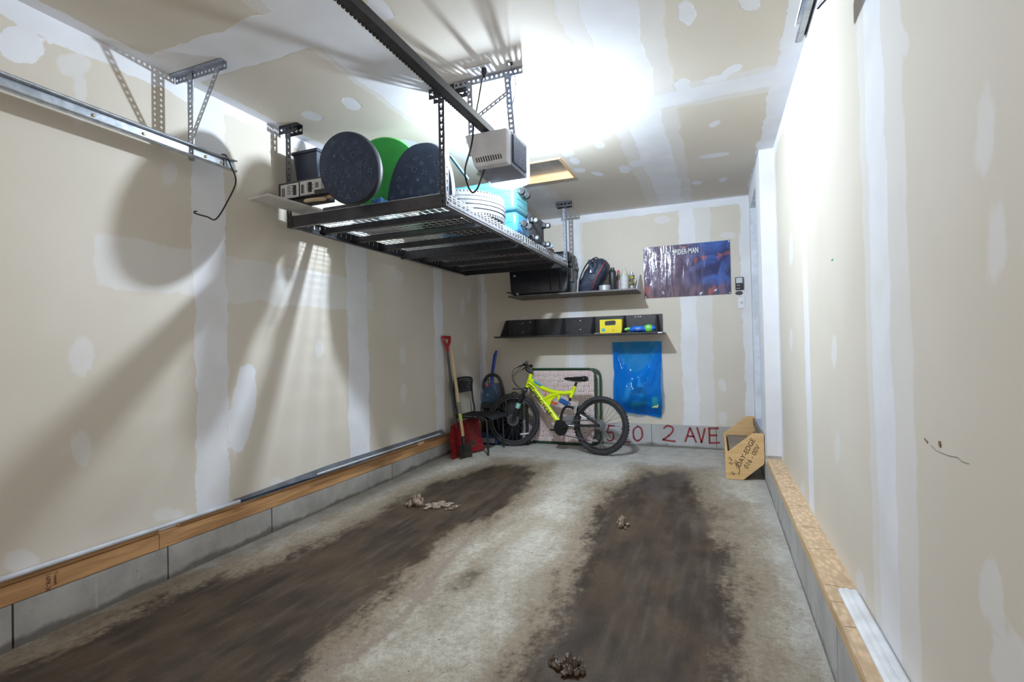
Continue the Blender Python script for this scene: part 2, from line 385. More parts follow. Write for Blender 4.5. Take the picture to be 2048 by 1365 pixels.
def surface(name, pieces, m, step=.025, names=('mud', 'thin'), kind='structure'):
    """pieces: (origin, edge u, edge v, function giving the attribute values at a point)"""
    vs, fs, A = [], [], []
    for o, eu, ev, fn in pieces:
        o, eu, ev = V(o), V(eu), V(ev); nu = max(1, round(eu.length/step)); nv = max(1, round(ev.length/step)); b = len(vs)
        for i in range(nu+1):
            for j in range(nv+1):
                p = o+eu*(i/nu)+ev*(j/nv); vs.append(p); A.append(fn(p.x, p.y, p.z))
        for i in range(nu):
            for j in range(nv):
                k = b+i*(nv+1)+j; fs.append((k, k+nv+1, k+nv+2, k+1))
    me = bpy.data.meshes.new(name); me.from_pydata(vs, [], fs); me.materials.append(m)
    for q, nm in enumerate(names):
        at = me.attributes.new(nm, 'FLOAT', 'POINT'); at.data.foreach_set('value', [float(a[q]) for a in A])
    o = bpy.data.objects.new(name, me); COL.objects.link(o); return tag(o, kind=kind)

LY = YB-YF
surface('wall_left', [((XL, YF, .28), (0, LY, 0), (0, 0, ZC-.28), mud_left)], M_DRY)
YCOL = 4.08
DO0, DO1, DZ0, DZ1, DX = 4.46, 5.17, .40, 2.385, .50           # doorway on the right wall
surface('wall_right', [((XR, YF, .277), (0, YCOL-YF, 0), (0, 0, ZC-.277), mud_right),
    ((XC, YCOL, .30), (XR-XC, 0, 0), (0, 0, ZC-.30), mud_right),
    ((XC, YCOL, .30), (XR-XC, 0, 0), (0, .1, 0), mud_right),
    ((XC, YCOL, .277), (0, DO0-YCOL, 0), (0, 0, ZC-.277), mud_right),
    ((XC, DO1, .277), (0, YB-DO1, 0), (0, 0, ZC-.277), mud_right),
    ((XC, DO0, DZ1), (0, DO1-DO0, 0), (0, 0, ZC-DZ1), mud_right),
    ((XC, DO0, .277), (0, DO1-DO0, 0), (0, 0, DZ0-.277), mud_right)], M_DRY)
surface('wall_back', [((XL, YB, .315), (XC-XL, 0, 0), (0, 0, ZC-.315), mud_back)], M_DRY)
HX0, HX1, HY0, HY1 = -1.70, -1.03, 3.60, 4.07                   # attic hatch opening
surface('ceiling', [((XL, YF, ZC), (XR-XL, 0, 0), (0, HY0-YF, 0), mud_ceil), ((XL, HY1, ZC), (XR-XL, 0, 0), (0, YB-HY1, 0), mud_ceil),
    ((XL, HY0, ZC), (HX0-XL, 0, 0), (0, HY1-HY0, 0), mud_ceil), ((HX1, HY0, ZC), (XR-HX1, 0, 0), (0, HY1-HY0, 0), mud_ceil)], M_DRY)
# end behind the camera left unbuilt so the even world light adds fill

# door on the right wall: jamb, stop, slab and sill in the recess
dr = thing('door_1', 'white door in a deep white jamb on the right hand wall', 'door', (XC, DO0, DZ0), kind='structure')
M_JAMB = mat('white door jamb', (.74, .78, .86), .35)
B().mm((XC, DO0-.0, DZ0), (DX+.05, DO0+.02, DZ1)).out('jamb', M_JAMB, dr)
B().mm((XC, DO1-.02, DZ0), (DX+.05, DO1, DZ1)).out('jamb', M_JAMB, dr)
B().mm((XC, DO0+.02, DZ1-.02), (DX+.05, DO1-.02, DZ1)).out('door_head', M_JAMB, dr)
B().mm((XC+.085, DO1-.033, DZ0+.02), (XC+.10, DO1-.02, DZ1-.02)).out('weather_strip', M_BLK, dr)
sl = B().mm((XC+.11, DO0+.02, DZ0+.02), (DX+.04, DO1-.022, DZ1-.02), .003).out('door_slab', M_WHITE, dr)
B().mm((XC-.02, DO0+.02, DZ0), (DX+.04, DO1-.02, DZ0+.02), .004).out('door_sill', M_GALV, dr)

# concrete grade beam, in the lengths its joints show, with the lumber sill on top
def beam(name, parent_lbl, cuts, fn, m):
    t = thing(name, None, None, (0, 0, 0), kind='structure')
    for a, c in zip(cuts, cuts[1:]): fn(B(), a, c).out('concrete_length', m, t)
    return t
def lb(b, a, c):
    g = .004; zt = .186
    vs = [(XL-.1, a+g, zf(a)-.03), (XL-.1, c-g, zf(c)-.03), (XL-.1, c-g, zt), (XL-.1, a+g, zt)]
    b.add(vs+[(XL+.006, *v[1:]) for v in vs], [(0, 1, 2, 3), (4, 7, 6, 5), (0, 4, 5, 1), (1, 5, 6, 2), (2, 6, 7, 3), (3, 7, 4, 0)]); return b
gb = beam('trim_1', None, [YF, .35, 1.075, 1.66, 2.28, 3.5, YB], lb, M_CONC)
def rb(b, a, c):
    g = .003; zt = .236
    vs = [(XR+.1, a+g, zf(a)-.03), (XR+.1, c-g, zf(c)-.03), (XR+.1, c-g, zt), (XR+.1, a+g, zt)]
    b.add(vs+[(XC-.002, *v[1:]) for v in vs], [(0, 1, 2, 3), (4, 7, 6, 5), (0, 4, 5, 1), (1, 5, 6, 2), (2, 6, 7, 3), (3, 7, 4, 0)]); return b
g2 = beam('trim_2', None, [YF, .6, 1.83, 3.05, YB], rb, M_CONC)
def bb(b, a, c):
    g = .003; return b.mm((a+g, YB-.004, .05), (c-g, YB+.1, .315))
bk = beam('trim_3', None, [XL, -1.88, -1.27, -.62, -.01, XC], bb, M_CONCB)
t4 = thing('trim_4', None, None, (0, 0, 0), kind='structure')
for a, c in ((YF, 1.62), (1.622, 3.9), (3.902, YB)):
    B().mm((XL-.09, a, .188), (XL+.004, c, .262), .003).out('sill_plank', M_SILL, t4)
    B().mm((XL-.09, a+.1 if a > 0 else a, .264), (XL+.002, c, .284), .002).out('sill_plank', M_SILL, t4)
stamp = mat('stamp ink', (.10, .05, .03), .7)
text('16PR-30', .022, frame((0, 0, -1), (0, 1, 0), (1, 0, 0), (XL+.0045, 1.178, .258)), stamp, 'grade_stamp', t4)
text('Treated', .016, frame((0, 0, -1), (0, 1, 0), (1, 0, 0), (XL+.0045, 1.205, .254)), stamp, 'grade_stamp', t4)
t5 = thing('trim_5', None, None, (0, 0, 0), kind='structure')
M_RIP = wood_mat('ledge lumber', (.62, .44, .25), (.46, .30, .15), 'Y')
for a, c in ((YF, 1.9), (1.903, YCOL-.01)):
    B().mm((XC-.004, a, .238), (XC+.036, c, .270), .003).out('ledge_plank', M_RIP, t5)
    B().mm((XC-.004, a, .2715), (XR+.02, c, .280), .0015).out('strand_board', M_OSB, t5)
    B().mm((XC+.037, a, .238), (XR+.02, c, .270)).out('ledge_plank', M_RIP, t5)
ink = mat('black line', (.06, .05, .04), .8)
for k, y in enumerate([1.75, 2.02, 2.36, 2.62, 2.95, 3.3, 3.62]):
    B().box((.376, y, .2802), (.088, .002, .0006), M.Rotation(.12*(-1)**k, 3, 'Z')).out('cut_line', ink, t5)

B().mm((XL-.14, YF, -.1), (XL-.02, YB+.1, .27)).out('joint_light_stop', M_CONC, gb)  # unseen blocks added behind the joints to keep world light from leaking in
B().mm((XC+.03, YF, -.1), (XR+.14, YB+.1, .23)).out('joint_light_stop', M_CONC, g2)
B().mm((XL-.1, YB+.01, .0), (XR+.1, YB+.14, .31)).out('joint_light_stop', M_CONCB, bk)
# painted street address on the back grade beam
RED = mat('red paint', (.30, .035, .05), .6, 0, (.20, .02, .03), 30)
def ribbon(b, pts, wd, y):
    pts = spline([(p[0], 0, p[1]) for p in pts], 5)
    L_, R_ = [], []
    for i, p in enumerate(pts):
        t = (pts[min(i+1, len(pts)-1)]-pts[max(i-1, 0)]).normalized(); n = V((-t.z, 0, t.x))*wd/2*(1+.25*NZ.noise(p*23))
        L_.append(V((p.x, y, p.z))+n); R_.append(V((p.x, y, p.z))-n)
    k = len(pts); vs = L_+R_+[v+V((0, .0015, 0)) for v in L_+R_]
    fs = [(i, i+1, k+i+1, k+i) for i in range(k-1)]+[(2*k+i, 3*k+i, 3*k+i+1, 2*k+i+1) for i in range(k-1)]
    fs += [(i, 2*k+i, 2*k+i+1, i+1) for i in range(k-1)]+[(k+i, k+i+1, 3*k+i+1, 3*k+i) for i in range(k-1)]
    b.add(vs, fs)
GL = {'6': [[(.9, 1), (.35, .75), (.1, .3), (.35, 0), (.8, .12), (.75, .45), (.3, .42), (.12, .2)]],
      '5': [[(1, .95), (.3, .95)], [(.35, .95), (.25, .5), (.7, .55), (.85, .2), (.5, 0), (.1, .1)]],
      '2': [[(.1, .8), (.4, 1.02), (.85, .9), (.75, .55), (.3, .2), (.0, .05)], [(.0, .05), (.5, .0), (1.05, -.03)]],
      '0': [[(.55, 1), (.1, .7), (.15, .15), (.55, 0), (.95, .3), (.9, .8), (.5, 1)]],
      'A': [[(0, 0), (.45, 1)], [(.45, 1), (.95, -.02)], [(.2, .4), (.8, .4)]],
      'V': [[(0, 1), (.42, -.05)], [(.42, -.05), (.8, .95)]],
      'E': [[(.1, .95), (.1, 0)], [(.0, .95), (.9, .98)], [(.1, .5), (.75, .52)], [(.05, 0), (.95, .05)]]}
for ch, x0, z0, wd, ht in [('6', -1.22, .12, .10, .17), ('5', -1.09, .125, .10, .165), ('2', -.93, .125, .09, .15), ('0', -.81, .14, .10, .15),
                           ('2', -.515, .155, .12, .145), ('A', -.30, .15, .11, .145), ('V', -.185, .155, .09, .145), ('E', -.085, .15, .11, .15)]:
    b = B()
    for st in GL[ch]: ribbon(b, [(x0+p[0]*wd, z0+p[1]*ht) for p in st], .017, YB-.0062)
    b.out('painted_character', RED, bk)
b = B(); ribbon(b, [(-1.93, .20), (-1.88, .14), (-1.86, .23)], .014, YB-.0062); b.out('painted_character', RED, bk)

# the slab
def band(y, tab):
    for (y0, a0, b0), (y1, a1, b1) in zip(tab, tab[1:]):
        if y <= y1 or y1 == tab[-1][0]:
            t = min(1, max(0, (y-y0)/(y1-y0))); return a0+(a1-a0)*t, b0+(b1-b0)*t
LT = [(-.75, -2.5, -1.2), (1.2, -2.38, -1.28), (1.8, -2.27, -1.40), (2.2, -2.14, -1.41), (2.7, -2.12, -1.38), (3.3, -2.12, -1.31), (3.95, -2.0, -1.42), (4.15, -1.85, -1.5)]
RT = [(-.75, -.64, .10), (1.5, -.65, .06), (2.0, -.66, .08), (2.7, -.68, .05), (3.35, -.76, .0), (3.9, -.70, -.10), (4.25, -.55, -.25)]
def seg(p, a, c):
    ax, ay = a; bx, by = c; dx, dy = bx-ax, by-ay; t = max(0, min(1, ((p[0]-ax)*dx+(p[1]-ay)*dy)/(dx*dx+dy*dy)))
    return math.hypot(p[0]-ax-dx*t, p[1]-ay-dy*t)
TR = [(-1.33, 2.62), (-1.324, 2.555), (-1.283, 2.177), (-1.244, 1.933), (-1.213, 1.771), (-1.214, 1.605), (-1.231, 1.455), (-1.293, 1.375), (-1.4, 1.2)]
TR2 = [(-1.03, 3.02), (-1.08, 2.75), (-1.12, 2.5), (-1.15, 2.3), (-1.13, 2.1)]
def floor_attr(x, y, z):
    a, c = band(y, LT); w1 = min(x-a, c-x, (4.22-y)*.8); a, c = band(y, RT); w2 = min(x-a, c-x, (4.3-y)*.8)
    bl = .055-math.hypot((x+1.128)*1.3, (y-2.07)*.55)
    t = max(.022-min(seg((x, y), p, q) for p, q in zip(TR, TR[1:])), .05-math.hypot((x+1.235)*1.2, (y-1.95)*.45))
    s = max(w1+.22, w2+.2, min(.6-abs(x+1.05)*2.0, 1.5-y), .14-min(seg((x, y), p, q) for p, q in zip(TR2, TR2[1:]))*1.6, .14-abs(x+2.2)*.5 if y < 3.6 else -1, .14-abs(x-.15)*.8 if y < 3.7 else -1, .05-math.hypot(x+2.33, y-4.25)*.6)
    e = max((-2.33-x)*12, (x-.2)*12, (y-4.35)*4)
    return max(w1, w2, bl)*1.0, s, min(1, max(0, e)), t
surface('floor', [((XL, YF, zf(YF)), (XC-XL, 0, 0), (0, LY, SL*LY), floor_attr)], M_FLOOR, .025, ('wet', 'soil', 'edge', 'trickle'))

# attic hatch
h = thing('attic_hatch', 'wood framed attic hatch with plain white panel in the ceiling', 'hatch', ((HX0+HX1)/2, (HY0+HY1)/2, ZC-.01))
for lo, hi in (((HX0, HY0, ZC-.008), (HX0+.018, HY1, ZC+.085)), ((HX1-.018, HY0, ZC-.008), (HX1, HY1, ZC+.085)), ((HX0+.018, HY0, ZC-.008), (HX1-.018, HY0+.018, ZC+.085)), ((HX0+.018, HY1-.018, ZC-.008), (HX1-.018, HY1, ZC+.085))):
    B().mm(lo, hi, .002).out('frame_board', M_PINE, h)
B().mm((HX0+.018, HY0+.018, ZC+.06), (HX1-.018, HY1-.018, ZC+.08)).out('hatch_panel', mat('hatch panel', (.60, .62, .68), .6), h)

# ------------------------------------------------------------------ the ceiling lamp that lights the garage
lx, ly = -1.03, 2.84
lp = thing('ceiling_lamp', 'bright bare bulb in a round white holder on the ceiling', 'lamp', (lx, ly, ZC-.15))
B().lathe([(.058, 0), (.058, -.012), (.05, -.022), (.03, -.026), (.024, -.05), (.022, -.05)], (lx, ly, ZC-.0005), 28).out('lamp_holder', M_WHITE, lp, True)
me, nt, p = new_mat('lit bulb'); p.inputs['Base Color'].default_value = (1, 1, 1, 1)
p.inputs['Emission Color'].default_value = (.86, .92, 1.0, 1); p.inputs['Emission Strength'].default_value = 40
B().lathe([(.001, -.088), (.010, -.087), (.017, -.081), (.020, -.073), (.019, -.064), (.016, -.056), (.016, -.05), (.001, -.05)], (lx, ly, ZC), 14).out('bulb', me, lp, True)
ld = bpy.data.lights.new('bulb_light', 'POINT'); ld.energy = LAMP_POWER; ld.color = (.74, .87, 1.0); ld.shadow_soft_size = .026
lo = bpy.data.objects.new('bulb_light', ld); COL.objects.link(lo); lo.parent = lp; lo.location = (0, 0, .15-.118)

# ------------------------------------------------------------------ overhead storage rack
X0, X1, Y0, Y1, Z0, ZD = -2.42, -1.31, 2.36, 4.745, 1.885, 1.952
rk = thing('ceiling_storage_rack', 'black steel storage rack with wire deck hanging from the ceiling', 'storage rack', ((X0+X1)/2, (Y0+Y1)/2, Z0))
for sx, x in ((1, X0), (-1, X1)):
    for sy, y in ((1, Y0), (-1, Y1)):
        B().angle((x, y, Z0+.002), (0, 0, 1), (sx, 0, 0), (0, sy, 0), ZC-.045-Z0, .036, .037, 'key').out('hanging_post', M_DKGREY if not (sx < 0 and sy < 0) else mat('grey steel', (.30, .33, .40), .4, .5), rk)
for x0, x1, y in ((-1.40, -1.17, Y0), (-2.47, -2.33, Y0), (-1.40, -1.25, Y1), (-2.47, -2.33, Y1)):
    s = 1 if y == Y0 else -1
    b = B(); b.perf((x0, y-s*.003, ZC-.028), (1, 0, 0), (0, 0, 1), x1-x0, .055, .04, kind='key'); b.perf((x0, y+s*.022, ZC-.003), (1, 0, 0), (0, 1, 0), x1-x0, .045, .04, kind='key')
    b.perf((x0, y+s*.046, ZC-.028), (1, 0, 0), (0, 0, 1), x1-x0, .055, .04, kind='key')
    b.out('ceiling_bracket', M_BLKM, rk)
def chan(b, p0, p1, ht, dp, ax):
    """C shaped rail: web and two lips"""
    (x0, y0, z0), (x1, y1, z1) = p0, p1
    if ax == 'X':
        b.mm((x0, y0, z0), (x1, y0+.002, z0+ht)); b.mm((x0, min(y0, y0+dp), z0), (x1, max(y0, y0+dp), z0+.002)); b.mm((x0, min(y0, y0+dp), z0+ht-.002), (x1, max(y0, y0+dp), z0+ht))
    else:
        b.mm((x0, y0, z0), (x0+.002, y1, z0+ht)); b.mm((min(x0, x0+dp), y0, z0), (max(x0, x0+dp), y1, z0+.002)); b.mm((min(x0, x0+dp), y0, z0+ht-.002), (max(x0, x0+dp), y1, z0+ht))
    return b
chan(B(), (X0+.003, Y0+.004, Z0+.003), (X1-.003, Y0, 0), .066, .03, 'X').out('end_beam', M_DKGREY, rk)
chan(B(), (X0+.003, Y1-.006, Z0+.003), (X1-.003, Y1, 0), .066, -.03, 'X').out('end_beam', M_BLKM, rk)
for x, d, m in ((X0+.004, .03, M_BLKM), (X1-.006, -.03, mat('lit grey side rail', (.20, .205, .22), .4, .4))):  # room-side rail paler than the other: the light on it is in its colour
    for ya, yb in ((Y0+.005, 3.555), (3.558, Y1-.005)): chan(B(), (x, ya, Z0+.004), (x, yb, 0), .04 if d < 0 else .066, d, 'Y').out('side_beam', m, rk)
for y, hgt in ((2.64, .036), (2.95, .036), (3.265, .036), (3.55, .06), (3.875, .036), (4.19, .036), (4.5, .036)):
    b = chan(B(), (X0+.01, y, ZD-.012-hgt), (X1-.012, y, 0), hgt, .04, 'X'); b.mm((X0+.012, y-.008, ZD-.035), (X0+.045, y+.05, ZD-.012)); b.out('cross_support', M_DKGREY if hgt < .05 else M_BLKM, rk)
for ya, yb in ((Y0+.012, 3.553), (3.56, Y1-.012)):
    b = B(); n = round((yb-ya)/.052)
    for i in range(n+1):
        y = ya+(yb-ya)*i/n
        b.tube([(X0+.008, y, ZD-.03), (X0+.008, y, ZD+.006), (X1+.002, y, ZD+.006), (X1+.002, y, ZD-.043)], .0021, 5)
    k = 21
    for i in range(k+1):
        x = X0+.012+(X1-X0-.024)*i/k; b.cyl((x, ya, ZD+.002), (x, yb, ZD+.002), .0021, n=5)
    for z in (ZD-.02, ZD-.041): b.cyl((X1+.003, ya, z), (X1+.003, yb, z), .0022, n=5)
    tag(b.out('wire_deck', M_WIRE, rk), kind='stuff')
for y in (3.49, 3.61):
    for z in (Z0+.02, Z0+.05):
        B().lathe([(.007, 0), (.007, .004), (.004, .006), (.0001, .006)], (X0+.0, y, z), 8, M.Rotation(-PI/2, 3, 'Y')).out('bolt', M_GALV, rk)
        B().lathe([(.007, 0), (.007, .004), (.004, .006), (.0001, .006)], (X1+.004, y, z-.01), 8, M.Rotation(PI/2, 3, 'Y')).out('bolt', M_GALV, rk)

# --- things lying on the rack
ZT = ZD+.0085
M_NAVY = mat('charcoal blue foam', (.017, .030, .062), .66, 0, (.026, .043, .08), 14, .15, 120)
M_NAVYF = mat('board rim', (.012, .014, .02), .6)
PRINT = mat('pale blue print', (.15, .20, .29), .7)
def board(name, label, c, a, bb, rollz, yaw, pitch, th, m, rim, squash=0.0, prints=0, seed=1, tail=False):
    """bodyboard: an egg shaped slab with rounded rim; local x,z in the face, y through it"""
    R = M.Rotation(yaw, 3, 'Z') @ M.Rotation(pitch, 3, 'X') @ M.Rotation(rollz, 3, 'Y')
    t = thing(name, label, 'bodyboard', c, R)
    n = 56
    def outl(f):
        if tail:                                     # straight tail end standing on the deck
            zc = bb*.35; return [(a*f*math.copysign(abs(math.cos(2*PI*i/n))**.8, math.cos(2*PI*i/n)), zc+((bb*math.sin(2*PI*i/n) if i <= n/2 else .015*math.sin(2*PI*i/n))-zc)*f) for i in range(n)]
        return [(a*f*math.cos(2*PI*i/n)*(1+squash*math.sin(2*PI*i/n)), bb*f*math.sin(2*PI*i/n)) for i in range(n)]
    b = B(); rings = []
    for f, y in ((.001, -th/2), (.5, -th/2-.002), (.90, -th/2), (.955, -th/2+.003)): rings.append([b.bm.verts.new((x, y, z)) for x, z in outl(f)])
    for p, q in zip(rings, rings[1:]):
        for i in range(n): b.bm.faces.new((p[i], p[(i+1) % n], q[(i+1) % n], q[i]))
    deck = b.out('deck', m, t, True)
    b = B(); rings = []
    for f, y in ((.955, -th/2+.003), (.985, -th/4), (1.0, 0), (.985, th/4), (.95, th/2), (.001, th/2)): rings.append([b.bm.verts.new((x, y, z)) for x, z in outl(f)])
    for p, q in zip(rings, rings[1:]):
        for i in range(n): b.bm.faces.new((p[i], p[(i+1) % n], q[(i+1) % n], q[i]))
    b.out('rail_edge', rim, t, True)
    rnd = random.Random(seed)
    if prints:
        b = B(); y = -th/2-.0035; spots = []
        tries = 0
        while len(spots) < prints and tries < 4000:
            tries += 1; ang = rnd.random()*2*PI; q = math.sqrt(rnd.random())*.82; x, z = a*q*math.cos(ang), (bb*(.1+.85*q*abs(math.sin(ang))) if tail else bb*q*math.sin(ang))
            if all(math.hypot(x-u, z-v) > .042 for u, v in spots): spots.append((x, z))
        def ln(x0, z0, x1, z1, wd=.0016):
            d = V((x1-x0, 0, z1-z0)); 
            if d.length < 1e-5: return
            nn = V((-d.z, 0, d.x)).normalized()*wd/2; p, q = V((x0, y, z0)), V((x1, y, z1)); up = V((0, .004, 0))
            b.add([p+nn, p-nn, q-nn, q+nn, p+nn+up, p-nn+up, q-nn+up, q+nn+up], [(0, 1, 2, 3), (0, 4, 5, 1), (1, 5, 6, 2), (2, 6, 7, 3), (3, 7, 4, 0)])
        for x, z in spots:
            k = rnd.randrange(6); s = rnd.uniform(.010, .024); th0 = rnd.random()*PI
            def P(u, v): return x+s*(u*math.cos(th0)-v*math.sin(th0)), z+s*(u*math.sin(th0)+v*math.cos(th0))
            def poly(pts, close=True):
                for i in range(len(pts)-(0 if close else 1)): ln(*P(*pts[i]), *P(*pts[(i+1) % len(pts)]))
            if k == 0: poly([(-1, -.9), (1, -.9), (0, 1)]); poly([(-.5, -.6), (.5, -.6), (0, .4)])
            elif k == 1: poly([(-.7, -.7), (.7, -.7), (.7, .7), (-.7, .7)])
            elif k == 2:
                for o in (0, .55): poly([(-1.3, o-.2), (-.8, o+.3), (-.3, o-.2), (.2, o+.3), (.7, o-.2), (1.2, o+.3)], False)
            elif k == 3:
                for o in range(4): poly([(-.9+.3*(o % 2), -.8+o*.45), (.8+.2*(o % 3), -.8+o*.45)], False)
            elif k == 4: poly([(-.3, -.3), (.3, -.3), (.3, .3), (-.3, .3)]); poly([(.8, -.3), (1.4, -.3), (1.4, .3), (.8, .3)])
            else: poly([(-1, 0), (-.2, .25), (0, 1), (.2, .25), (1, 0), (.2, -.25), (0, -1), (-.2, -.25)])
        tag(b.out('printed_doodles', PRINT, deck), kind='stuff')
    return t
board('bodyboard', 'charcoal blue oval bodyboard with doodle print, leaning at the front left of the rack', (-1.862, 2.268, 2.138), .24, .19, math.radians(42), math.radians(-2), math.radians(-2), .045, M_NAVY, M_NAVYF, .02, 34, 3)
board('bodyboard', 'charcoal blue bodyboard with doodle print leaning towards the tyre behind the right rack post', (-1.60, 2.575, 1.980), .222, .385, 0, math.radians(5), math.radians(-6), .05, M_NAVY, M_NAVYF, .0, 22, 9, True)
M_GREEN = mat('green foam', (.02, .36, .05), .5, 0, (.02, .30, .04), 6)
board('bodyboard', 'bright green bodyboard wedged between the two blue boards on the rack', (-1.90, 2.655, 2.225), .285, .235, math.radians(45), math.radians(4), math.radians(-6), .03, M_GREEN, mat('pale green rim', (.16, .62, .16), .45), 0, 0)
# black carton with white shipping labels, overhanging the rack end
bx = thing('flat_carton', 'black flat carton with white shipping labels at the rack end', 'box', (-2.2, 2.33, 2.037))
MCART = mat('black carton', (.03, .028, .03), .55, 0, (.05, .045, .045), 20)
B().mm((-2.427, 2.302, 2.037), (-2.05, 2.352, 2.141), .004).out('carton_body', MCART, bx)
LAB = mat('white label', (.62, .62, .62), .55)
PRN = mat('label print', (.03, .03, .03), .6)
for x0, x1, z0, z1 in ((-2.404, -2.264, 2.043, 2.127), (-2.254, -2.146, 2.045, 2.129), (-2.144, -2.075, 2.065, 2.129)):
    lb_ = B().mm((x0, 2.2985, z0), (x1, 2.3002, z1)).out('shipping_label', LAB, bx)
    b = B(); rnd = random.Random(int(x0*-1000)); x = x0+.008
    while x < x0+.03: wd = rnd.uniform(.0008, .003); b.mm((x, 2.2978, z0+.012), (x+wd, 2.2986, z1-.02)); x += wd+rnd.uniform(.001, .0025)
    for k in range(7): zz = z1-.014-k*.008; b.mm((x0+.05, 2.2978, zz), (min(x1-.006, x0+.05+rnd.uniform(.02, .055)), 2.2986, zz+.003))
    if x1-x0 > .1: b.mm((x1-.045, 2.2978, z0+.012), (x1-.018, 2.2986, z1-.012))
    tag(b.out('label_print', PRN, lb_), kind='stuff')
# panels and junk under the carton
b = B().box((-2.30, 2.27, 1.985), (.165, .42, .012), M.Rotation(math.radians(-6), 3, 'Z'))
b.solo('white_shelf_panel', mat('white melamine', (.62, .60, .57), .45), 'long white board sticking out over the front left rack corner', 'board')
b = B().mm((-2.18, 2.40, ZT), (-1.90, 2.55, ZT+.03), .004); b.solo('grey_slate_panel', mat('slate grey board', (.16, .17, .19), .6, 0, (.09, .09, .1), 20), 'dark grey flat panel lying under the black carton', 'board')
MC = mat('cream cloth', (.55, .47, .30), .8, 0, (.40, .30, .18), 12)
b = B().tube(spline([(-2.20, 2.275, 2.001), (-2.15, 2.28, 2.003), (-2.09, 2.285, 2.001), (-2.05, 2.29, 2.0)], 4), [.006]+[.0125]*11+[.004], 8, flat=.9)
b.solo('cream_roll', MC, 'small cream coloured roll lying under the carton near the rack end', 'roll', smooth=True)
b = B().tube(spline([(-2.03, 2.27, 2.0), (-1.98, 2.275, 2.003), (-1.95, 2.28, 2.0), (-1.92, 2.285, 2.0)], 4), [.004]+[.011]*11+[.004], 8)
b.solo('brown_roll', mat('tan leather', (.42, .24, .12), .6), 'small tan leather roll beside the cream one on the rack end', 'roll', smooth=True)
for sgn, (x, y) in enumerate(((-2.36, 2.5), (-1.95, 2.5))): pass
b = B().mm((-2.40, 2.312, 1.992), (-2.04, 2.352, 2.0365), .006); b.solo('dark_case', mat('dark case', (.03, .03, .035), .5), 'low black case under the carton at the wall end of the rack', 'case')
# dark tote behind the first board
tt = thing('storage_tote', 'dark blue storage tote behind the front bodyboard near the wall', 'tote', (-2.33, 2.54, 2.12))
b = B(); b.add([(-2.40, 2.44, 2.12), (-2.26, 2.44, 2.12), (-2.26, 2.64, 2.12), (-2.40, 2.64, 2.12), (-2.425, 2.42, 2.36), (-2.235, 2.42, 2.36), (-2.235, 2.66, 2.36), (-2.425, 2.66, 2.36)], [(0, 1, 2, 3), (4, 7, 6, 5), (0, 4, 5, 1), (1, 5, 6, 2), (2, 6, 7, 3), (3, 7, 4, 0)])
b.out('tub', mat('dark blue tub', (.03, .04, .07), .5), tt)
B().mm((-2.435, 2.41, 2.352), (-2.225, 2.67, 2.372), .006).out('rim', mat('dark blue tub', (.03, .04, .07)), tt)
# blue tarp, white bags, more boxes seen through the deck
def lump(name, lo, hi, m, label, cat, seed, amp=.18):
    c = [(a+q)/2 for a, q in zip(lo, hi)]; h = [(q-a)/2 for a, q in zip(lo, hi)]
    def fn(u, v):
        th = 2*PI*u; ph = PI*(.002+.996*v)-PI/2
        d = V((math.copysign(abs(math.cos(th)), math.cos(th))*math.cos(ph), math.sin(th)*math.cos(ph), math.sin(ph)))
        k = 1/max(abs(d.x), abs(d.y), abs(d.z)); k = 1+(k-1)*.62
        k *= 1+amp*NZ.noise(d*2.4+V((seed, seed*2, 0)))
        p = V((c[0]+h[0]*d.x*k, c[1]+h[1]*d.y*k, c[2]+h[2]*d.z*k)); p.z = max(lo[2], p.z); return p
    b = B().grid(fn, 28, 14, True); return b.solo(name, m, label, cat, smooth=True, sharp=60)
M_TARP = mat('blue tarp', (.05, .22, .48), .4, 0, (.03, .14, .36), 10, .4, 40)
M_BAGW = mat('white plastic bag', (.62, .63, .65), .35, 0, (.45, .46, .5), 12, .5, 25)
lump('folded_tarp', (-1.86, 2.44, ZT), (-1.785, 2.54, 2.02), M_TARP, 'blue tarp bundle seen through the front of the wire deck', 'tarp', 3)
lump('plastic_bag', (-2.36, 2.80, ZT), (-1.96, 3.30, 2.06), M_BAGW, 'crumpled white plastic bag on the wall side of the rack', 'bag', 5)
lump('dust_sheet', (-2.37, 3.72, ZT), (-1.98, 4.2, 2.12), mat('grey dust sheet', (.30, .29, .28), .8, 0, (.2, .19, .18), 9), 'rumpled grey dust sheet near the back of the rack', 'cloth', 11)
b = B().mm((-2.36, 4.24, ZT), (-1.95, 4.69, 2.20), .006); b.solo('dark_carton', mat('brown black carton', (.05, .035, .03), .7), 'dark carton in the back corner of the rack by the wall', 'box')
b = B().mm((-1.90, 4.24, ZT), (-1.42, 4.68, 2.06), .006); b.solo('red_tool_tray', mat('dark red tray', (.12, .03, .03), .5), 'low dark red tray at the back edge of the rack', 'tray')
b = B().tube([(-1.455, 2.69, 2.285), (-1.36, 2.72, 2.145)], .009, 10); b.ell((-1.36, 2.72, 2.145), (.009, .009, .009), 8, 6); b.solo('teal_foam_stick', mat('teal foam', (.04, .16, .22), .6), 'thin teal stick leaning behind the right hand bodyboard', 'stick', smooth=True)

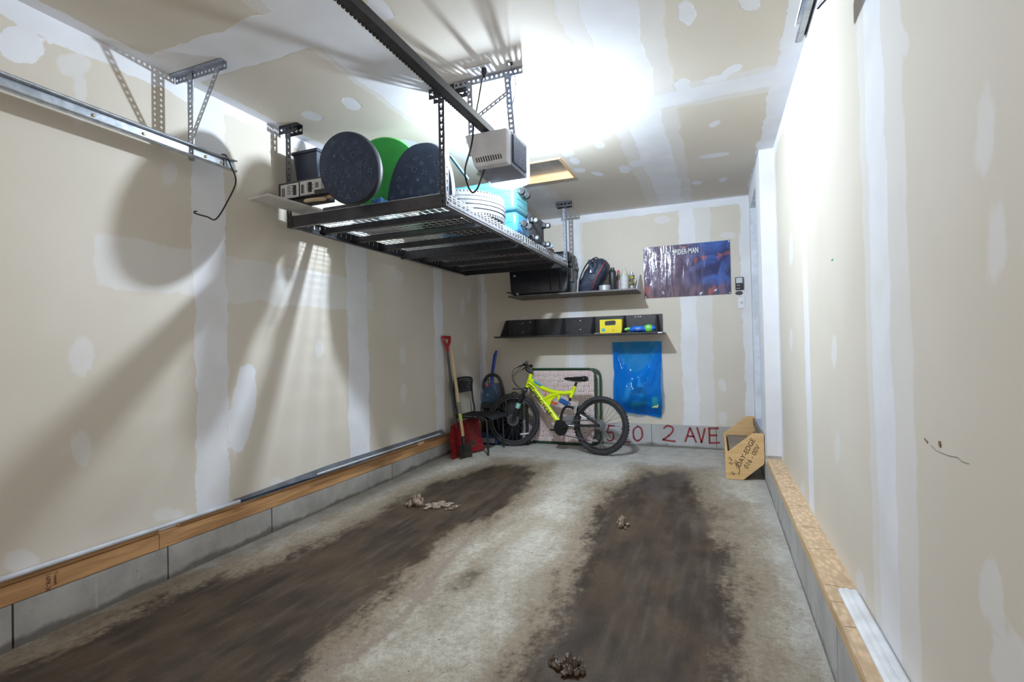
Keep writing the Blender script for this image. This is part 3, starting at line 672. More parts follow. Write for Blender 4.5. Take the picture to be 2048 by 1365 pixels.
# tyre
ty = thing('car_tyre', 'car tyre lying flat on the rack edge with pale dusty tread', 'tyre', (-1.60, 3.115, ZT))
tc = (-1.60, 3.115, ZT); Rt, Wt = .300, .195
M_TREAD = mat('dusty tread', (.12, .122, .13), .85, 0, (.08, .083, .092), 18, .3, 90)
b = B()
prof = []
for k in range(5):                                  # five tread ribs parted by real grooves
    z0 = .035+k*.0265; cr = .010*(1-((k-2)/2.6)**2)
    prof += [(Rt-.012+cr-.008, z0-.003), (Rt-.012+cr, z0-.0005), (Rt-.012+cr, z0+.021), (Rt-.012+cr-.008, z0+.0235)]
b.lathe([(Rt-.03, .022)]+prof+[(Rt-.03, Wt-.022)], tc, 72)
tread = b.out('tread', M_TREAD, ty, True)
b = B()
for j in range(80):
    for z in (.028, Wt-.03):
        a = 2*PI*j/80; R_ = M.Rotation(a, 3, 'Z'); b.box(V(tc)+R_ @ V((Rt-.0155, 0, z)), (.012, .013, .020), R_ @ M.Rotation(.25, 3, 'X'))
tag(b.out('shoulder_blocks', M_TREAD, tread), kind='stuff')
for zz, dz in ((.026, -1), (Wt-.026, 1)):
    b = B(); b.lathe([(Rt-.024, zz-.002*dz), (Rt-.022, zz+dz*.006), (Rt-.06, zz+dz*.022), (Rt-.10, zz+dz*.020), (Rt-.115, zz+dz*.008), (Rt-.11, zz-dz*.01)][::dz], tc, 48); b.out('sidewall', M_RUB, ty, True)

# suitcases
M_TEAL = mat('teal shell', (.085, .25, .27), .35, 0, (.07, .21, .235), 4)
M_LBL = mat('sky blue shell', (.045, .19, .36), .3)
def hard_case(name, label, lo, hi, m, ribs, rot=0):
    c = V([(a+q)/2 for a, q in zip(lo, hi)]); sz = [q-a for a, q in zip(lo, hi)]
    t = thing(name, label, 'suitcase', (c.x, c.y, lo[2]))
    sh = B().mm(lo, hi, .034, 4).out('shell', m, t, True, sharp=60)
    for k in range(ribs):
        z = lo[2]+sz[2]*(k+1)/(ribs+1)
        b = B(); b.mm((lo[0]-.002, lo[1]+.034, z-.004), (hi[0]+.003, hi[1]-.034, z+.004), .003, 1); b.mm((lo[0]+.034, lo[1]-.002, z-.004), (hi[0]-.034, hi[1]+.002, z+.004), .003, 1); b.out('shell_rib', m, sh)
    B().mm((lo[0]-.001, lo[1]-.001, c.z-.003), (hi[0]+.001, hi[1]+.001, c.z+.003), .002).out('zip', M_BLK, t) if False else None
    for y in (lo[1]+.09, hi[1]-.09):
        w_ = thing if False else None
        B().lathe([(.006, -.014), (.024, -.014), (.026, 0), (.024, .014), (.006, .014)], (hi[0]+.022, y, hi[2]-.08), 14, M.Rotation(PI/2, 3, 'X')).out('wheel', M_BLK, t, True)
        B().mm((hi[0]-.004, y-.02, hi[2]-.095), (hi[0]+.014, y+.02, hi[2]-.065), .003).out('wheel_fork', M_BLK, t)
    return t
hard_case('hard_suitcase', 'ribbed teal hard suitcase lying on top of the pile behind the tyre', (-1.99, 3.41, 2.125), (-1.325, 3.705, 2.36), M_TEAL, 4)
hard_case('hard_suitcase', 'sky blue hard case under the teal suitcase, next to the tyre', (-1.95, 3.415, ZT), (-1.312, 3.70, 2.12), M_LBL, 1)
sc = thing('soft_suitcase', 'black fabric suitcase on its side with wheels facing the room, back of the rack', 'suitcase', (-1.55, 3.95, ZT))
M_FAB = mat('black fabric', (.035, .036, .042), .7, 0, (.055, .056, .065), 20, .3, 200)
sb_ = B().mm((-1.93, 3.72, ZT+.012), (-1.335, 4.13, 2.205), .03, 3).out('case_body', M_FAB, sc, True, sharp=60)
B().mm((-1.90, 3.708, 2.05), (-1.37, 3.735, 2.17), .014, 2).out('front_pocket', M_FAB, sc, True)
B().tube(arc((-1.48, 3.80, 2.195), .07, .1, PI-.1, 10, (1, 0, 0), (0, 0, 1)), .008, 8).out('carry_handle', M_BLK, sc, True)
B().tube([(-1.345, 3.73, 1.99), (-1.338, 3.725, 2.12), (-1.36, 3.722, 2.15), (-1.5, 3.718, 2.155)], .006, 6).out('piping', M_DKGREY, sc, True)
for y, z in ((3.76, 2.125), (4.07, 2.15), (3.78, 1.99), (4.06, 1.99)):
    wf = B().mm((-1.34, y-.028, z-.022), (-1.305, y+.028, z+.022), .008).out('wheel_housing', M_BLK, sc)
    B().lathe([(.006, -.012), (.021, -.012), (.023, 0), (.021, .012), (.006, .012)], (-1.285, y, z-.004), 14, M.Rotation(PI/2, 3, 'X')).out('wheel', M_BLK, wf, True)
    B().lathe([(.001, -.0135), (.012, -.0135), (.012, .0135), (.001, .0135)], (-1.285, y, z-.004), 10, M.Rotation(PI/2, 3, 'X')).out('wheel_hub', M_GALV, wf)
b = B().ell((-1.36, 4.185, 1.995), (.085, .038, .034), 16, 8); b.solo('grey_pouch', mat('grey pouch', (.33, .36, .42), .5), 'small grey pouch behind the black suitcase at the rack edge', 'pouch', smooth=True)

# ------------------------------------------------------------------ garage door opener
M_HOUS = mat('opener housing', (.74, .76, .82), .42)
M_TRAY = mat('opener grey steel', (.30, .32, .40), .45, .3)
op = thing('garage_door_opener', 'grey garage door opener with black rail hanging from the ceiling', 'door opener', (-.977, 2.3, 1.976))
OX0, OX1, OY0, OY1, OZ0, OZ1 = -1.092, -.862, 2.15, 2.40, 1.978, 2.146
b = B(); fy = [(0, 0), (.012, -.0)]
b.add([(OX0+.045, OY0+.05, OZ0), (OX1-.006, OY0+.05, OZ0), (OX1-.002, OY0+.05, OZ1), (OX0, OY0+.05, OZ1), (OX0+.052, OY0+.006, OZ0+.006), (OX1-.012, OY0+.006, OZ0+.006), (OX1-.008, OY0, OZ1-.006), (OX0+.006, OY0, OZ1-.006)],
      [(0, 1, 2, 3), (4, 7, 6, 5), (0, 4, 5, 1), (1, 5, 6, 2), (2, 6, 7, 3), (3, 7, 4, 0)])
bmesh.ops.bevel(b.bm, geom=[e for e in b.bm.edges], offset=.007, segments=3, affect='EDGES', profile=.5)
fc = b.out('front_cover', M_HOUS, op, True, sharp=50)
for k in range(11):
    x = OX0+.066+k*.0125
    B().box((x, OY0+.0045, OZ0+.034), (.0042, .006, .028-abs(k-4.5)*.0012), M.Rotation(-.3, 3, 'Y')).out('vent_slot', M_BLK, fc)
b = B(); b.add([(OX0+.045, OY0+.048, OZ0+.004), (OX1-.006, OY0+.048, OZ0+.004), (OX1-.002, OY0+.048, OZ1-.004), (OX0, OY0+.048, OZ1-.004), (OX0+.03, OY1, OZ0+.002), (OX1-.004, OY1, OZ0+.002), (OX1, OY1, OZ1-.004), (OX0, OY1, OZ1-.004)],
      [(0, 1, 2, 3), (4, 7, 6, 5), (0, 4, 5, 1), (1, 5, 6, 2), (2, 6, 7, 3), (3, 7, 4, 0)]); b.out('motor_case', M_TRAY, op)
sp = B().mm((OX1-.004, OY0+.06, OZ0+.02), (OX1+.004, OY1-.015, OZ1-.015), .003).out('control_panel', mat('panel print', (.10, .12, .19), .4), op)
b = B(); rnd = random.Random(4)
for k in range(16): y = OY0+.075+rnd.random()*.13; z = OZ0+.03+rnd.random()*.1; b.mm((OX1+.0035, y, z), (OX1+.0048, y+.012, z+.006))
tag(b.out('panel_print', mat('pale print', (.30, .33, .42), .5), sp), kind='stuff')
# ribbed white lens curling under the back of the case
ml, nt, p = new_mat('white lens'); p.inputs['Base Color'].default_value = (.85, .87, .9, 1); p.inputs['Roughness'].default_value = .35
g = N(nt); tl = g.n('ShaderNodeBsdfTranslucent'); tl.inputs[0].default_value = (.9, .92, .95, 1); mx = g.n('ShaderNodeMixShader'); mx.inputs[0].default_value = .6
g.l(p.outputs[0], mx.inputs[1]); g.l(tl.outputs[0], mx.inputs[2]); g.l(mx.outputs[0], nt.nodes['Material Output'].inputs[0])
b = B(); n = 44
for i in range(n):
    a0, a1 = PI*i/n, PI*(i+1)/n
    def rim(a, k): return (OX0+OX1)/2+.012+math.cos(a)*(.112 if k else .108), OY1-.002+math.sin(a)*(.105 if k else .101)
    for k, (aa, ab) in enumerate(((a0, (a0+a1)/2), ((a0+a1)/2, a1))):
        (xa, ya), (xb, yb) = rim(aa, k), rim(ab, k)
        b.add([(xa, ya, OZ0-.006), (xb, yb, OZ0-.006), (xb, yb, OZ1-.03), (xa, ya, OZ1-.03), ((OX0+OX1)/2+.012+(xa-(OX0+OX1)/2-.012)*.8, OY1+(ya-OY1)*.8, OZ0-.016), ((OX0+OX1)/2+.012+(xb-(OX0+OX1)/2-.012)*.8, OY1+(yb-OY1)*.8, OZ0-.016)], [(0, 1, 2, 3), (0, 4, 5, 1)])
b.out('light_lens', ml, op, False)
# rail with its toothed belt and the door arm end hidden behind the camera
rz = 2.162
B().mm((-.995, YF+.02, rz-.016), (-.962, OY0+.14, rz+.018), .002).out('rail', M_BLKM, op)
b = B(); y = YF+.05
while y < OY0+.08: b.mm((-1.0135, y, rz-.012), (-.997, y+.011, rz+.0), .0012, 1); y += .0185
b.mm((-1.006, YF+.03, rz-.010), (-1.002, OY0+.10, rz-.002)); tag(b.out('drive_chain', M_BLK, op), kind='stuff')
b = B(); y = OY0-.30
while y < OY0+.07: b.mm((-.985, y, rz+.0185), (-.972, y+.008, rz+.026)); y += .0165
tag(b.out('chain_links', M_DKGREY, op), kind='stuff')
# punched angle hanger
M_HANG = mat('zinc angle', (.34, .37, .44), .42, .6, (.42, .45, .52), 20)
YH = 2.345
B().angle((-1.24, YH, ZC-.002), (1, 0, 0), (0, 0, -1), (0, 1, 0), .385, .034, .025, hr=.2).out('hanger_angle', M_HANG, op)
B().perf((-1.142, YH-.004, OZ1-.03), (-.02, 0, 1), (1, 0, 0), ZC-.02-OZ1+.03, .03, .026, .2).out('hanger_strap', M_HANG, op)
B().angle((-.895, YH-.004, OZ1-.03), (-.07, 0, 1), (-1, 0, 0), (0, 1, 0), ZC-.02-OZ1+.03, .032, .026, hr=.2).out('hanger_strap', M_HANG, op)
B().perf((-1.12, YH-.012, 2.30), (.19, 0, .10), (0, 0, 1), .215, .026, .028, kind='key').out('hanger_brace', M_HANG, op)
BLU = mat('blue bell wire', (.08, .16, .36), .5)
B().tube(spline([(-.905, YH-.02, ZC-.005), (-.915, YH-.02, ZC-.08), (-.93, YH-.02, ZC-.14), (-.915, YH-.02, ZC-.20), (-.885, YH-.02, ZC-.12), (-.895, YH-.02, ZC-.02)]), .0022, 5).out('bell_wire', BLU, op)
B().tube(spline([(-.93, YH-.03, 2.33), (-1.0, YH-.03, 2.315), (-1.06, YH-.03, 2.28), (-1.10, YH-.03, 2.265), (-1.02, YH-.02, 2.285), (-.94, YH-.02, 2.325)]), .0016, 5).out('bell_wire', BLU, op)
B().tube(spline([(-1.13, YH-.01, 2.26), (-1.16, YH-.03, 2.18), (-1.10, YH-.05, 2.17), (-1.06, YH-.03, 2.20), (-1.10, YH-.01, 2.235), (-1.12, YH, 2.15)]), .0016, 5).out('bell_wire', BLU, op)
B().tube(spline([(-.98, OY0-.01, 2.20), (-.94, OY0+.04, 2.215), (-.925, OY0+.10, 2.19), (-.93, OY0+.13, 2.15)]), .0018, 5).out('bell_wire', BLU, op)
cord = spline([(-1.035, 2.275, ZC-.055), (-1.035, 2.25, 2.44), (-1.03, 2.20, 2.33), (-1.024, 2.135, 2.19), (-1.035, 2.12, 2.075), (-1.072, 2.12, 1.962), (-1.058, 2.12, 1.885), (-1.035, 2.12, 1.851), (-1.012, 2.125, 1.868), (-1.004, 2.15, 1.92), (-1.008, 2.20, 1.98)], 8)
B().tube(cord, .0042, 8).out('power_cord', M_BLKG, op, True)
B().lathe([(.0145, 0), (.0145, -.018), (.010, -.032), (.005, -.048)], (-1.035, 2.28, ZC-.009), 12).out('plug', M_BLK, op, True)
ol = thing('ceiling_outlet', 'white double outlet on the ceiling beside the opener hanger', 'outlet', (-1.055, 2.285, ZC-.01))
B().mm((-1.125, 2.25, ZC-.007), (-.985, 2.325, ZC), .002).out('cover_plate', M_WHITE, ol)
B().lathe([(.018, 0), (.018, -.0015), (.001, -.0015)], (-1.085, 2.285, ZC-.0072), 16).out('receptacle', mat('ivory', (.66, .66, .66), .4), ol)
B().mm((-1.093, 2.282, ZC-.0092), (-1.091, 2.289, ZC-.0085)).out('slot', M_BLK, ol); B().mm((-1.081, 2.282, ZC-.0092), (-1.079, 2.289, ZC-.0085)).out('slot', M_BLK, ol)
B().lathe([(.016, 0), (.016, -.004), (.001, -.005)], (-.905, 2.30, ZC), 12).solo('wire_grommet', M_BLK, 'small black wire hole cover in the ceiling above the opener', 'grommet')

# ------------------------------------------------------------------ door tracks
def track(b, x, s, y0, y1, zc):
    """rolled channel open towards the room; s = side the lips point to"""
    prof = [(0, .026), (0, -.026), (.006, -.032), (.022, -.032), (.026, -.027), (.024, -.022), (.0215, -.024), (.019, -.0295), (.0065, -.0295), (.002, -.0245),
            (.002, .0245), (.0065, .0295), (.019, .0295), (.0215, .024), (.024, .022), (.026, .027), (.022, .032), (.006, .032)]
    n = len(prof); vs = [(x+s*a, y0, zc+c) for a, c in prof]+[(x+s*a, y1, zc+c) for a, c in prof]
    b.add(vs, [(i, (i+1) % n, n+(i+1) % n, n+i) for i in range(n)]); return b
tl_ = thing('door_track', 'galvanised door track along the left wall hung on punched angle braces', 'door track', (-2.37, 1.72, 2.13))
TX, TZ = -2.385, 2.128
track(B(), TX, 1, YF+.05, 1.965, TZ).out('channel', M_GALV, tl_, True)
for y in (1.30, 1.50, 1.80, 1.89): B().lathe([(.007, 0), (.007, .003), (.004, .005), (.0001, .005)], (TX+.003, y, TZ), 10, M.Rotation(PI/2, 3, 'Y')).out('bolt', mat('brass bolt', (.75, .66, .45), .35, .8), tl_)
B().mm((TX+.004, 1.90, TZ-.022), (TX+.010, 1.95, TZ+.022), .002).out('end_stop', M_GALV, tl_)
B().angle((XL+.004, 1.727, ZC-.002), (1, 0, 0), (0, 0, -1), (0, -1, 0), .36, .034, .025, hr=.2).out('ceiling_angle', M_HANG, tl_)
B().angle((-2.40, 1.722, TZ-.04), (0, 0, 1), (1, 0, 0), (0, 1, 0), ZC-.005-TZ+.04, .032, .026, hr=.2).out('drop_angle', M_GALV, tl_)
B().perf((-2.385, 1.716, TZ+.03), (.21, 0, ZC-.02-TZ-.03), (1, 0, 0), math.hypot(.21, ZC-.02-TZ-.03), .032, .027, .2).out('diagonal_strap', M_GALV, tl_)
tr_ = thing('door_track', 'end of the galvanised door track high on the right hand wall', 'door track', (.29, 1.6, 2.15))
track(B(), .30, -1, YF+.05, 1.925, 2.155).out('channel', M_GALV, tr_, True)
B().mm((.301, .2, 2.12), (.304, 1.90, 2.19)).out('track_angle', M_HANG, tr_)
for y in (.6, 1.5): B().mm((.304, y, 2.14), (XR-.001, y+.03, 2.17)).out('wall_bracket', M_HANG, tr_)
B().tube(spline([(-2.371, 1.872, 2.160), (-2.365, 1.90, 2.166), (-2.36, 1.925, 2.12), (-2.35, 1.946, 2.04), (-2.35, 1.90, 1.93), (-2.35, 1.829, 1.812), (-2.36, 1.785, 1.814), (-2.371, 1.733, 1.819), (-2.371, 1.727, 1.827), (-2.37, 1.738, 1.831)], 5), .004, 8).solo('wire_hook', M_BLK, 'bent black wire hook dangling from the end of the left track', 'hook', smooth=True)
B().tube(spline([(.335, 1.88, 2.20), (.36, 1.80, 2.20), (.385, 1.60, 2.20), (.40, 1.3, 2.21)], 5), .006, 8).solo('bent_rod', mat('dark rod', (.08, .08, .10), .4, .5), 'dark bent rod at the top of the right wall beside the track', 'rod', smooth=True)

# ------------------------------------------------------------------ shelves on the back wall
M_SHELF = mat('grey brown shelf board', (.10, .09, .09), .45, 0, (.13, .115, .11), 10)
M_SHBLK = mat('black shelf laminate', (.018, .018, .022), .35, 0, (.03, .03, .035), 25)
us = thing('ledge_shelf', 'upper dark wall shelf holding the black trunk, backpack and bottles', 'shelf', (-1.34, 5.29, 1.645))
B().mm((-1.993, 4.875, 1.646), (-.69, YB-.001, 1.662), .002).out('shelf_board', M_SHELF, us)
def gusset(x, z0, z1, d, th=.012, top=.02):
    return B().prism([(YB-.0015, z0), (YB-d, z0), (YB-top, z1), (YB-.0015, z1)], frame((0, 1, 0), (0, 0, 1), (1, 0, 0), (x, 0, 0)), th)
gusset(-.697, 1.6625, 1.845, .30, .012, .05).out('end_bracket', mat('pale grey bracket', (.72, .72, .74), .4), us)
gusset(-1.985, 1.6625, 1.80, .25, .012, .05).out('end_bracket', M_SHELF, us)
ls = thing('ledge_shelf', 'lower black wall shelf with back board and slanted dividers', 'shelf', (-1.33, 5.29, 1.225))
B().mm((-2.19, 4.935, 1.226), (-.455, YB-.001, 1.242), .002).out('shelf_board', M_SHBLK, ls)
B().mm((-2.18, YB-.013, 1.243), (-.485, YB-.001, 1.43), .001).out('back_board', M_SHBLK, ls)
for x in (-2.172, -1.83, -1.503, -1.175, -.858, -.535): 
    B().prism([(YB-.0135, 1.2425), (YB-.22, 1.2425), (YB-.055, 1.425), (YB-.0135, 1.425)], frame((0, 1, 0), (0, 0, 1), (1, 0, 0), (x, 0, 0)), .014).out('divider', M_SHBLK, ls)
for x, z in ((-1.99, 1.39), (-1.99, 1.29), (-1.33, 1.395), (-1.33, 1.30), (-1.90, 1.40), (-.72, 1.41), (-.70, 1.41), (-.75, 1.41)):
    B().lathe([(.006, 0), (.006, .002), (.001, .003)], (x, YB-.0135, z), 8, M.Rotation(PI/2, 3, 'X')).out('screw_head', M_WHITE, ls)
B().mm((-.50, 4.934, 1.228), (-.46, 4.9349, 1.240)).out('price_sticker', M_WHITE, ls)

# black wheeled trunk on the upper shelf
tk = thing('wheeled_trunk', 'large black plastic wheeled trunk on the upper wall shelf', 'trunk', (-1.66, 5.08, 1.663))
M_TRK = mat('black trunk plastic', (.012, .014, .022), .28, 0, (.018, .02, .03), 8)
b = B(); b.prism([(-1.955, 1.664), (-1.395, 1.664), (-1.365, 1.70), (-1.345, 1.93), (-2.0, 1.93), (-1.985, 1.70)], frame((1, 0, 0), (0, 0, 1), (0, 1, 0), (0, 5.09, 0)), .33, .018)
b.out('tub', M_TRK, tk, True, sharp=30)
B().mm((-2.015, 4.915, 1.931), (-1.33, 5.265, 1.965), .008).out('rim', M_TRK, tk)
B().mm((-2.0, 4.92, 1.966), (-1.345, 5.26, 2.09), .03, 4).out('lid', M_TRK, tk, True)
B().mm((-1.36, 5.0, 1.78), (-1.33, 5.09, 1.965), .006).out('latch', M_DKGREY, tk)
B().mm((-1.335, 5.03, 1.90), (-1.315, 5.07, 2.05), .004).out('side_clasp', M_BLK, tk)
for x in (-1.55, -1.45): B().mm((x, 4.919, 1.70), (x+.02, 4.926, 1.92), .004).out('wall_rib', M_TRK, tk)
B().lathe([(.004, -.014), (.012, -.014), (.014, 0), (.012, .014), (.004, .014)], (-1.90, 4.92, 1.68), 10, M.Rotation(PI/2, 3, 'X')).out('stud', M_GALV, tk)
B().lathe([(.004, -.01), (.012, -.01), (.012, .01), (.004, .01)], (-1.93, 4.914, 1.87), 10, M.Rotation(PI/2, 3, 'X')).out('stud', M_GALV, tk)
B().tube(spline([(-1.97, 4.95, 1.685), (-2.0, 4.94, 1.70), (-2.03, 4.93, 1.705)]), .006, 8).out('pull_strap', M_BLK, tk)

# navy backpack
bp = thing('backpack', 'navy blue backpack with red piping slumped on the upper shelf', 'backpack', (-1.145, 5.03, 1.663)); ORG[bp.name] = V((-1.12, 5.03, 1.663))
M_BP = mat('navy nylon', (.030, .042, .075), .55, 0, (.02, .026, .05), 16, .5, 40)
sec = [(.0, -1.255, -1.055, .10), (.06, -1.25, -1.03, .12), (.13, -1.225, -.985, .13), (.20, -1.185, -.95, .125), (.26, -1.15, -.945, .11), (.305, -1.11, -.965, .085), (.33, -1.075, -.995, .05)]
def bpf(u, v):
    k = v*(len(sec)-1); i = min(int(k), len(sec)-2); t = k-i; a = [p+(q-p)*t for p, q in zip(sec[i], sec[i+1])]
    th = 2*PI*u; c, s_ = math.cos(th), math.sin(th); c = math.copysign(abs(c)**.65, c); s_ = math.copysign(abs(s_)**.65, s_)
    p = V(((a[1]+a[2])/2+c*(a[2]-a[1])/2, 5.06+s_*a[3], 1.6645+a[0])); 
    return p+V((1, 1, .2))*(.012*NZ.noise(p*17)) if 0 < v < 1 else p
b = B().grid(bpf, 36, 20, True); b.bm.verts.ensure_lookup_table()
bmesh.ops.contextual_create(b.bm, geom=[e for e in b.bm.edges if e.is_boundary and e.verts[0].co.z > 1.9]); bo = b.out('pack_body', M_BP, bp, True, sharp=70)
B().tube(spline([(-1.09, 4.935, 1.69), (-1.045, 4.925, 1.79), (-1.0, 4.93, 1.87), (-.965, 4.955, 1.94)]), .004, 6).out('red_piping', mat('red piping', (.50, .05, .05), .5), bp)
B().tube(spline([(-1.23, 4.95, 1.67), (-1.215, 4.93, 1.78), (-1.17, 4.935, 1.89), (-1.12, 4.955, 1.965), (-1.07, 4.98, 1.99)]), .007, 6).out('edge_seam', M_BLK, bp, True)
B().tube(spline([(-1.075, 4.955, 1.99), (-1.05, 4.935, 1.955), (-1.045, 4.93, 1.91), (-1.065, 4.925, 1.87)]), .018, 8, flat=.4).out('shoulder_strap', M_BP, bp, True)
B().tube(spline([(-1.11, 4.95, 1.975), (-1.10, 4.93, 1.925), (-1.075, 4.922, 1.87), (-1.07, 4.925, 1.84)]), .02, 8, flat=.4).out('shoulder_strap', M_BP, bp, True)
B().tube(arc((-1.07, 5.04, 1.985), .028, 0, PI, 8), .006, 6).out('grab_loop', M_BLK, bp, True)
B().mm((-1.105, 4.914, 1.845), (-1.075, 4.92, 1.875), .002).out('care_label', M_WHITE, bp)

# bottles, can and tape
def bottle(name, label, cat, x, y, prof, m, cap=None, lab=None, n=20):
    t = thing(name, label, cat, (x, y, 1.6625)); B().lathe(prof, (x, y, 1.6625), n).out('bottle_body', m, t, True)
    if cap: B().lathe(cap[0], (x, y, 1.6625), 16).out('cap', cap[1], t, True)
    if lab: B().lathe([(lab[0], lab[1]), (lab[0]+.0008, lab[1]), (lab[0]+.0008, lab[2]), (lab[0], lab[2])], (x, y, 1.6625), n).out('bottle_label', lab[3], t, True)
    return t
bottle('thermos_tube', 'tall black cylinder standing beside the backpack on the upper shelf', 'flask', -.918, 4.97, [(.001, 0), (.034, 0), (.036, .004), (.036, .17), (.032, .19), (.02, .20), (.001, .20)], M_BLK, ([(.02, .20), (.021, .215), (.018, .222), (.001, .222)], M_DKGREY))
bottle('cleaner_bottle', 'slim bottle with grey label and red cap on the upper shelf', 'bottle', -.882, 5.09, [(.001, 0), (.024, 0), (.026, .004), (.026, .14), (.012, .17), (.011, .185), (.001, .185)], mat('olive plastic', (.20, .19, .12), .4), ([(.014, .178), (.014, .20), (.009, .212), (.001, .212)], mat('red cap', (.45, .06, .08), .4)), (.0262, .01, .11, mat('red print label', (.55, .50, .50), .5, 0, (.50, .30, .30), 60)))
mj, nt, p = new_mat('clear jug'); p.inputs['Base Color'].default_value = (.70, .72, .66, 1); p.inputs['Roughness'].default_value = .2; p.inputs['Alpha'].default_value = .55
bottle('clear_jug', 'clear plastic jug with white label half full of yellow fluid', 'jug', -.82, 5.06, [(.001, 0), (.036, 0), (.040, .006), (.040, .15), (.030, .185), (.013, .205), (.012, .222), (.001, .222)], mj, ([(.014, .212), (.015, .232), (.001, .234)], mat('white cap', (.66, .67, .68), .5)), (.0402, .012, .135, mat('white paper label', (.66, .66, .66), .6, 0, (.5, .5, .52), 70)))
bottle('jug_fluid', 'pale yellow fluid showing at the shoulder of the clear jug', 'fluid', -.82, 5.06, [(.001, .136), (.0385, .136), (.0385, .152), (.033, .168), (.001, .168)], mat('yellow fluid', (.55, .56, .20), .2))
bottle('spray_can', 'black and white spray can at the right end of the upper shelf', 'spray can', -.748, 5.07, [(.001, 0), (.024, 0), (.025, .003), (.025, .15), (.019, .163), (.001, .163)], mat('spray can steel', (.55, .55, .57), .3, .6), ([(.014, .163), (.014, .18), (.001, .182)], M_GALV), (.0252, .045, .145, mat('can print', (.05, .05, .04), .4, 0, (.60, .55, .05), 28, lo=.5, hi=.56)))
tp = thing('duct_tape_roll', 'silver duct tape roll lying on the shelf edge by the backpack', 'tape', (-.99, 4.932, 1.6625))
B().lathe([(.038, 0), (.056, 0), (.056, .048), (.038, .048), (.038, 0)], (-.99, 4.932, 1.6625), 28).out('tape_winding', mat('silver tape', (.52, .55, .60), .35, .4), tp, True)
B().lathe([(.0355, .001), (.0378, .001), (.0378, .047), (.0355, .047), (.0355, .001)], (-.99, 4.932, 1.6625), 24).out('core', M_PLY, tp)

# yellow carton and blue water blaster on the lower shelf
yc = thing('yellow_carton', 'bright yellow carton with a black handle hole on the lower shelf', 'box', (-.965, 5.16, 1.2425))
B().mm((-1.085, 5.10, 1.2428), (-.862, 5.21, 1.385), .003).out('carton', mat('yellow card', (.90, .74, .02), .45, 0, (.86, .66, .01), 5), yc)
b = B(); b.prism([(-1.03, 1.325), (-.925, 1.328), (-.922, 1.368), (-.945, 1.374), (-1.02, 1.370), (-1.032, 1.36)], frame((1, 0, 0), (0, 0, 1), (0, -1, 0), (0, 5.0995, 0)), .0015); b.out('hand_hole', M_BLK, yc)
B().mm((-1.065, 5.0988, 1.262), (-1.03, 5.1002, 1.295)).out('printed_picture', mat('print teal', (.10, .45, .50), .4), yc)
B().mm((-.955, 5.0988, 1.268), (-.94, 5.1002, 1.282)).out('printed_logo', mat('print amber', (.55, .35, .02), .4), yc)
wb = thing('water_blaster', 'blue and lime green toy water blaster lying on the lower shelf', 'toy', (-.68, 5.1, 1.2425))
MBL = mat('toy blue', (.015, .16, .62), .3); MGR = mat('toy lime', (.25, .72, .12), .35)
B().ell((-.70, 5.09, 1.278), (.095, .03, .034), 18, 10).out('tank', MBL, wb, True)
B().tube(spline([(-.83, 5.09, 1.275), (-.80, 5.09, 1.285), (-.77, 5.09, 1.28)]), [.014]*13, 10).out('nozzle', MGR, wb, True)
B().ell((-.60, 5.09, 1.284), (.05, .026, .038), 14, 8).out('grip_cover', MGR, wb, True)
B().ell((-.565, 5.09, 1.285), (.032, .022, .028), 12, 8).out('pump_handle', MBL, wb, True)
B().ell((-.70, 5.058, 1.268), (.05, .008, .012), 12, 6).out('moulding', mat('toy dark blue', (.01, .07, .38), .3), wb, True)
B().tube([(-1.14, 5.10, 1.248), (-1.09, 5.08, 1.249)], .004, 6).solo('paper_scrap', LAB, 'small crumpled white paper scrap next to the yellow carton', 'paper')

# ------------------------------------------------------------------ blue recycling bag and what is in it
mb, nt, p = new_mat('blue film'); g = N(nt)
p.inputs['Base Color'].default_value = (.02, .40, .95, 1); p.inputs['Roughness'].default_value = .10
tb = g.n('ShaderNodeBsdfTransparent'); tb.inputs[0].default_value = (.26, .66, 1.0, 1); tn = g.n('ShaderNodeBsdfTranslucent'); tn.inputs[0].default_value = (.05, .45, 1.0, 1)
m1 = g.n('ShaderNodeMixShader'); m1.inputs[0].default_value = .4; m2 = g.n('ShaderNodeMixShader'); m2.inputs[0].default_value = .62
g.l(p.outputs[0], m1.inputs[1]); g.l(tn.outputs[0], m1.inputs[2]); g.l(m1.outputs[0], m2.inputs[1]); g.l(tb.outputs[0], m2.inputs[2]); g.l(m2.outputs[0], nt.nodes['Material Output'].inputs[0])
BX, BW = -.745, .25
def bagf(u, v):
    th = 2*PI*u; front = math.sin(th) < 0
    z0, zt = .415+.03*math.cos(th*1.0)*-1, 1.155
    if front: zt = 1.145-.30*max(0, (1-abs(math.cos(th))**1.3))**.9
    z = zt+(z0-zt)*v; k = (1.155-z)/(1.155-.42)
    gk = math.sin(PI*min(1, k)**2.1); wd = BW*(1-.06*math.sin(PI*k))*(1-.10*max(0, k-.85)/.15); dp = .012+.085*gk
    c, s_ = math.cos(th), math.sin(th)
    x = BX+wd*math.copysign(abs(c)**.8, c); y = YB-.118+dp*(s_ if front else .9*s_)+.085*(1-gk)
    q = V((x*9, z*3.2, 3.1 if front else 0)); f = NZ.noise(q)+1.0*(1-2.4*abs(NZ.noise(V((x*9+z*2.5, z*3-x*4, 1)))))+.55*(1-2.4*abs(NZ.noise(V((x*22-z*6, z*5, 4)))))
    y += .02*f*min(1, k*5+.2); return V((x+.010*NZ.noise(V((z*11, u*3, 5))), min(y, YB-.004), z))
bag = B().grid(bagf, 72, 40, True); bag = bag.solo('recycling_bag', mb, 'translucent blue recycling bag hanging under the lower shelf', 'bag', smooth=True, sharp=80)
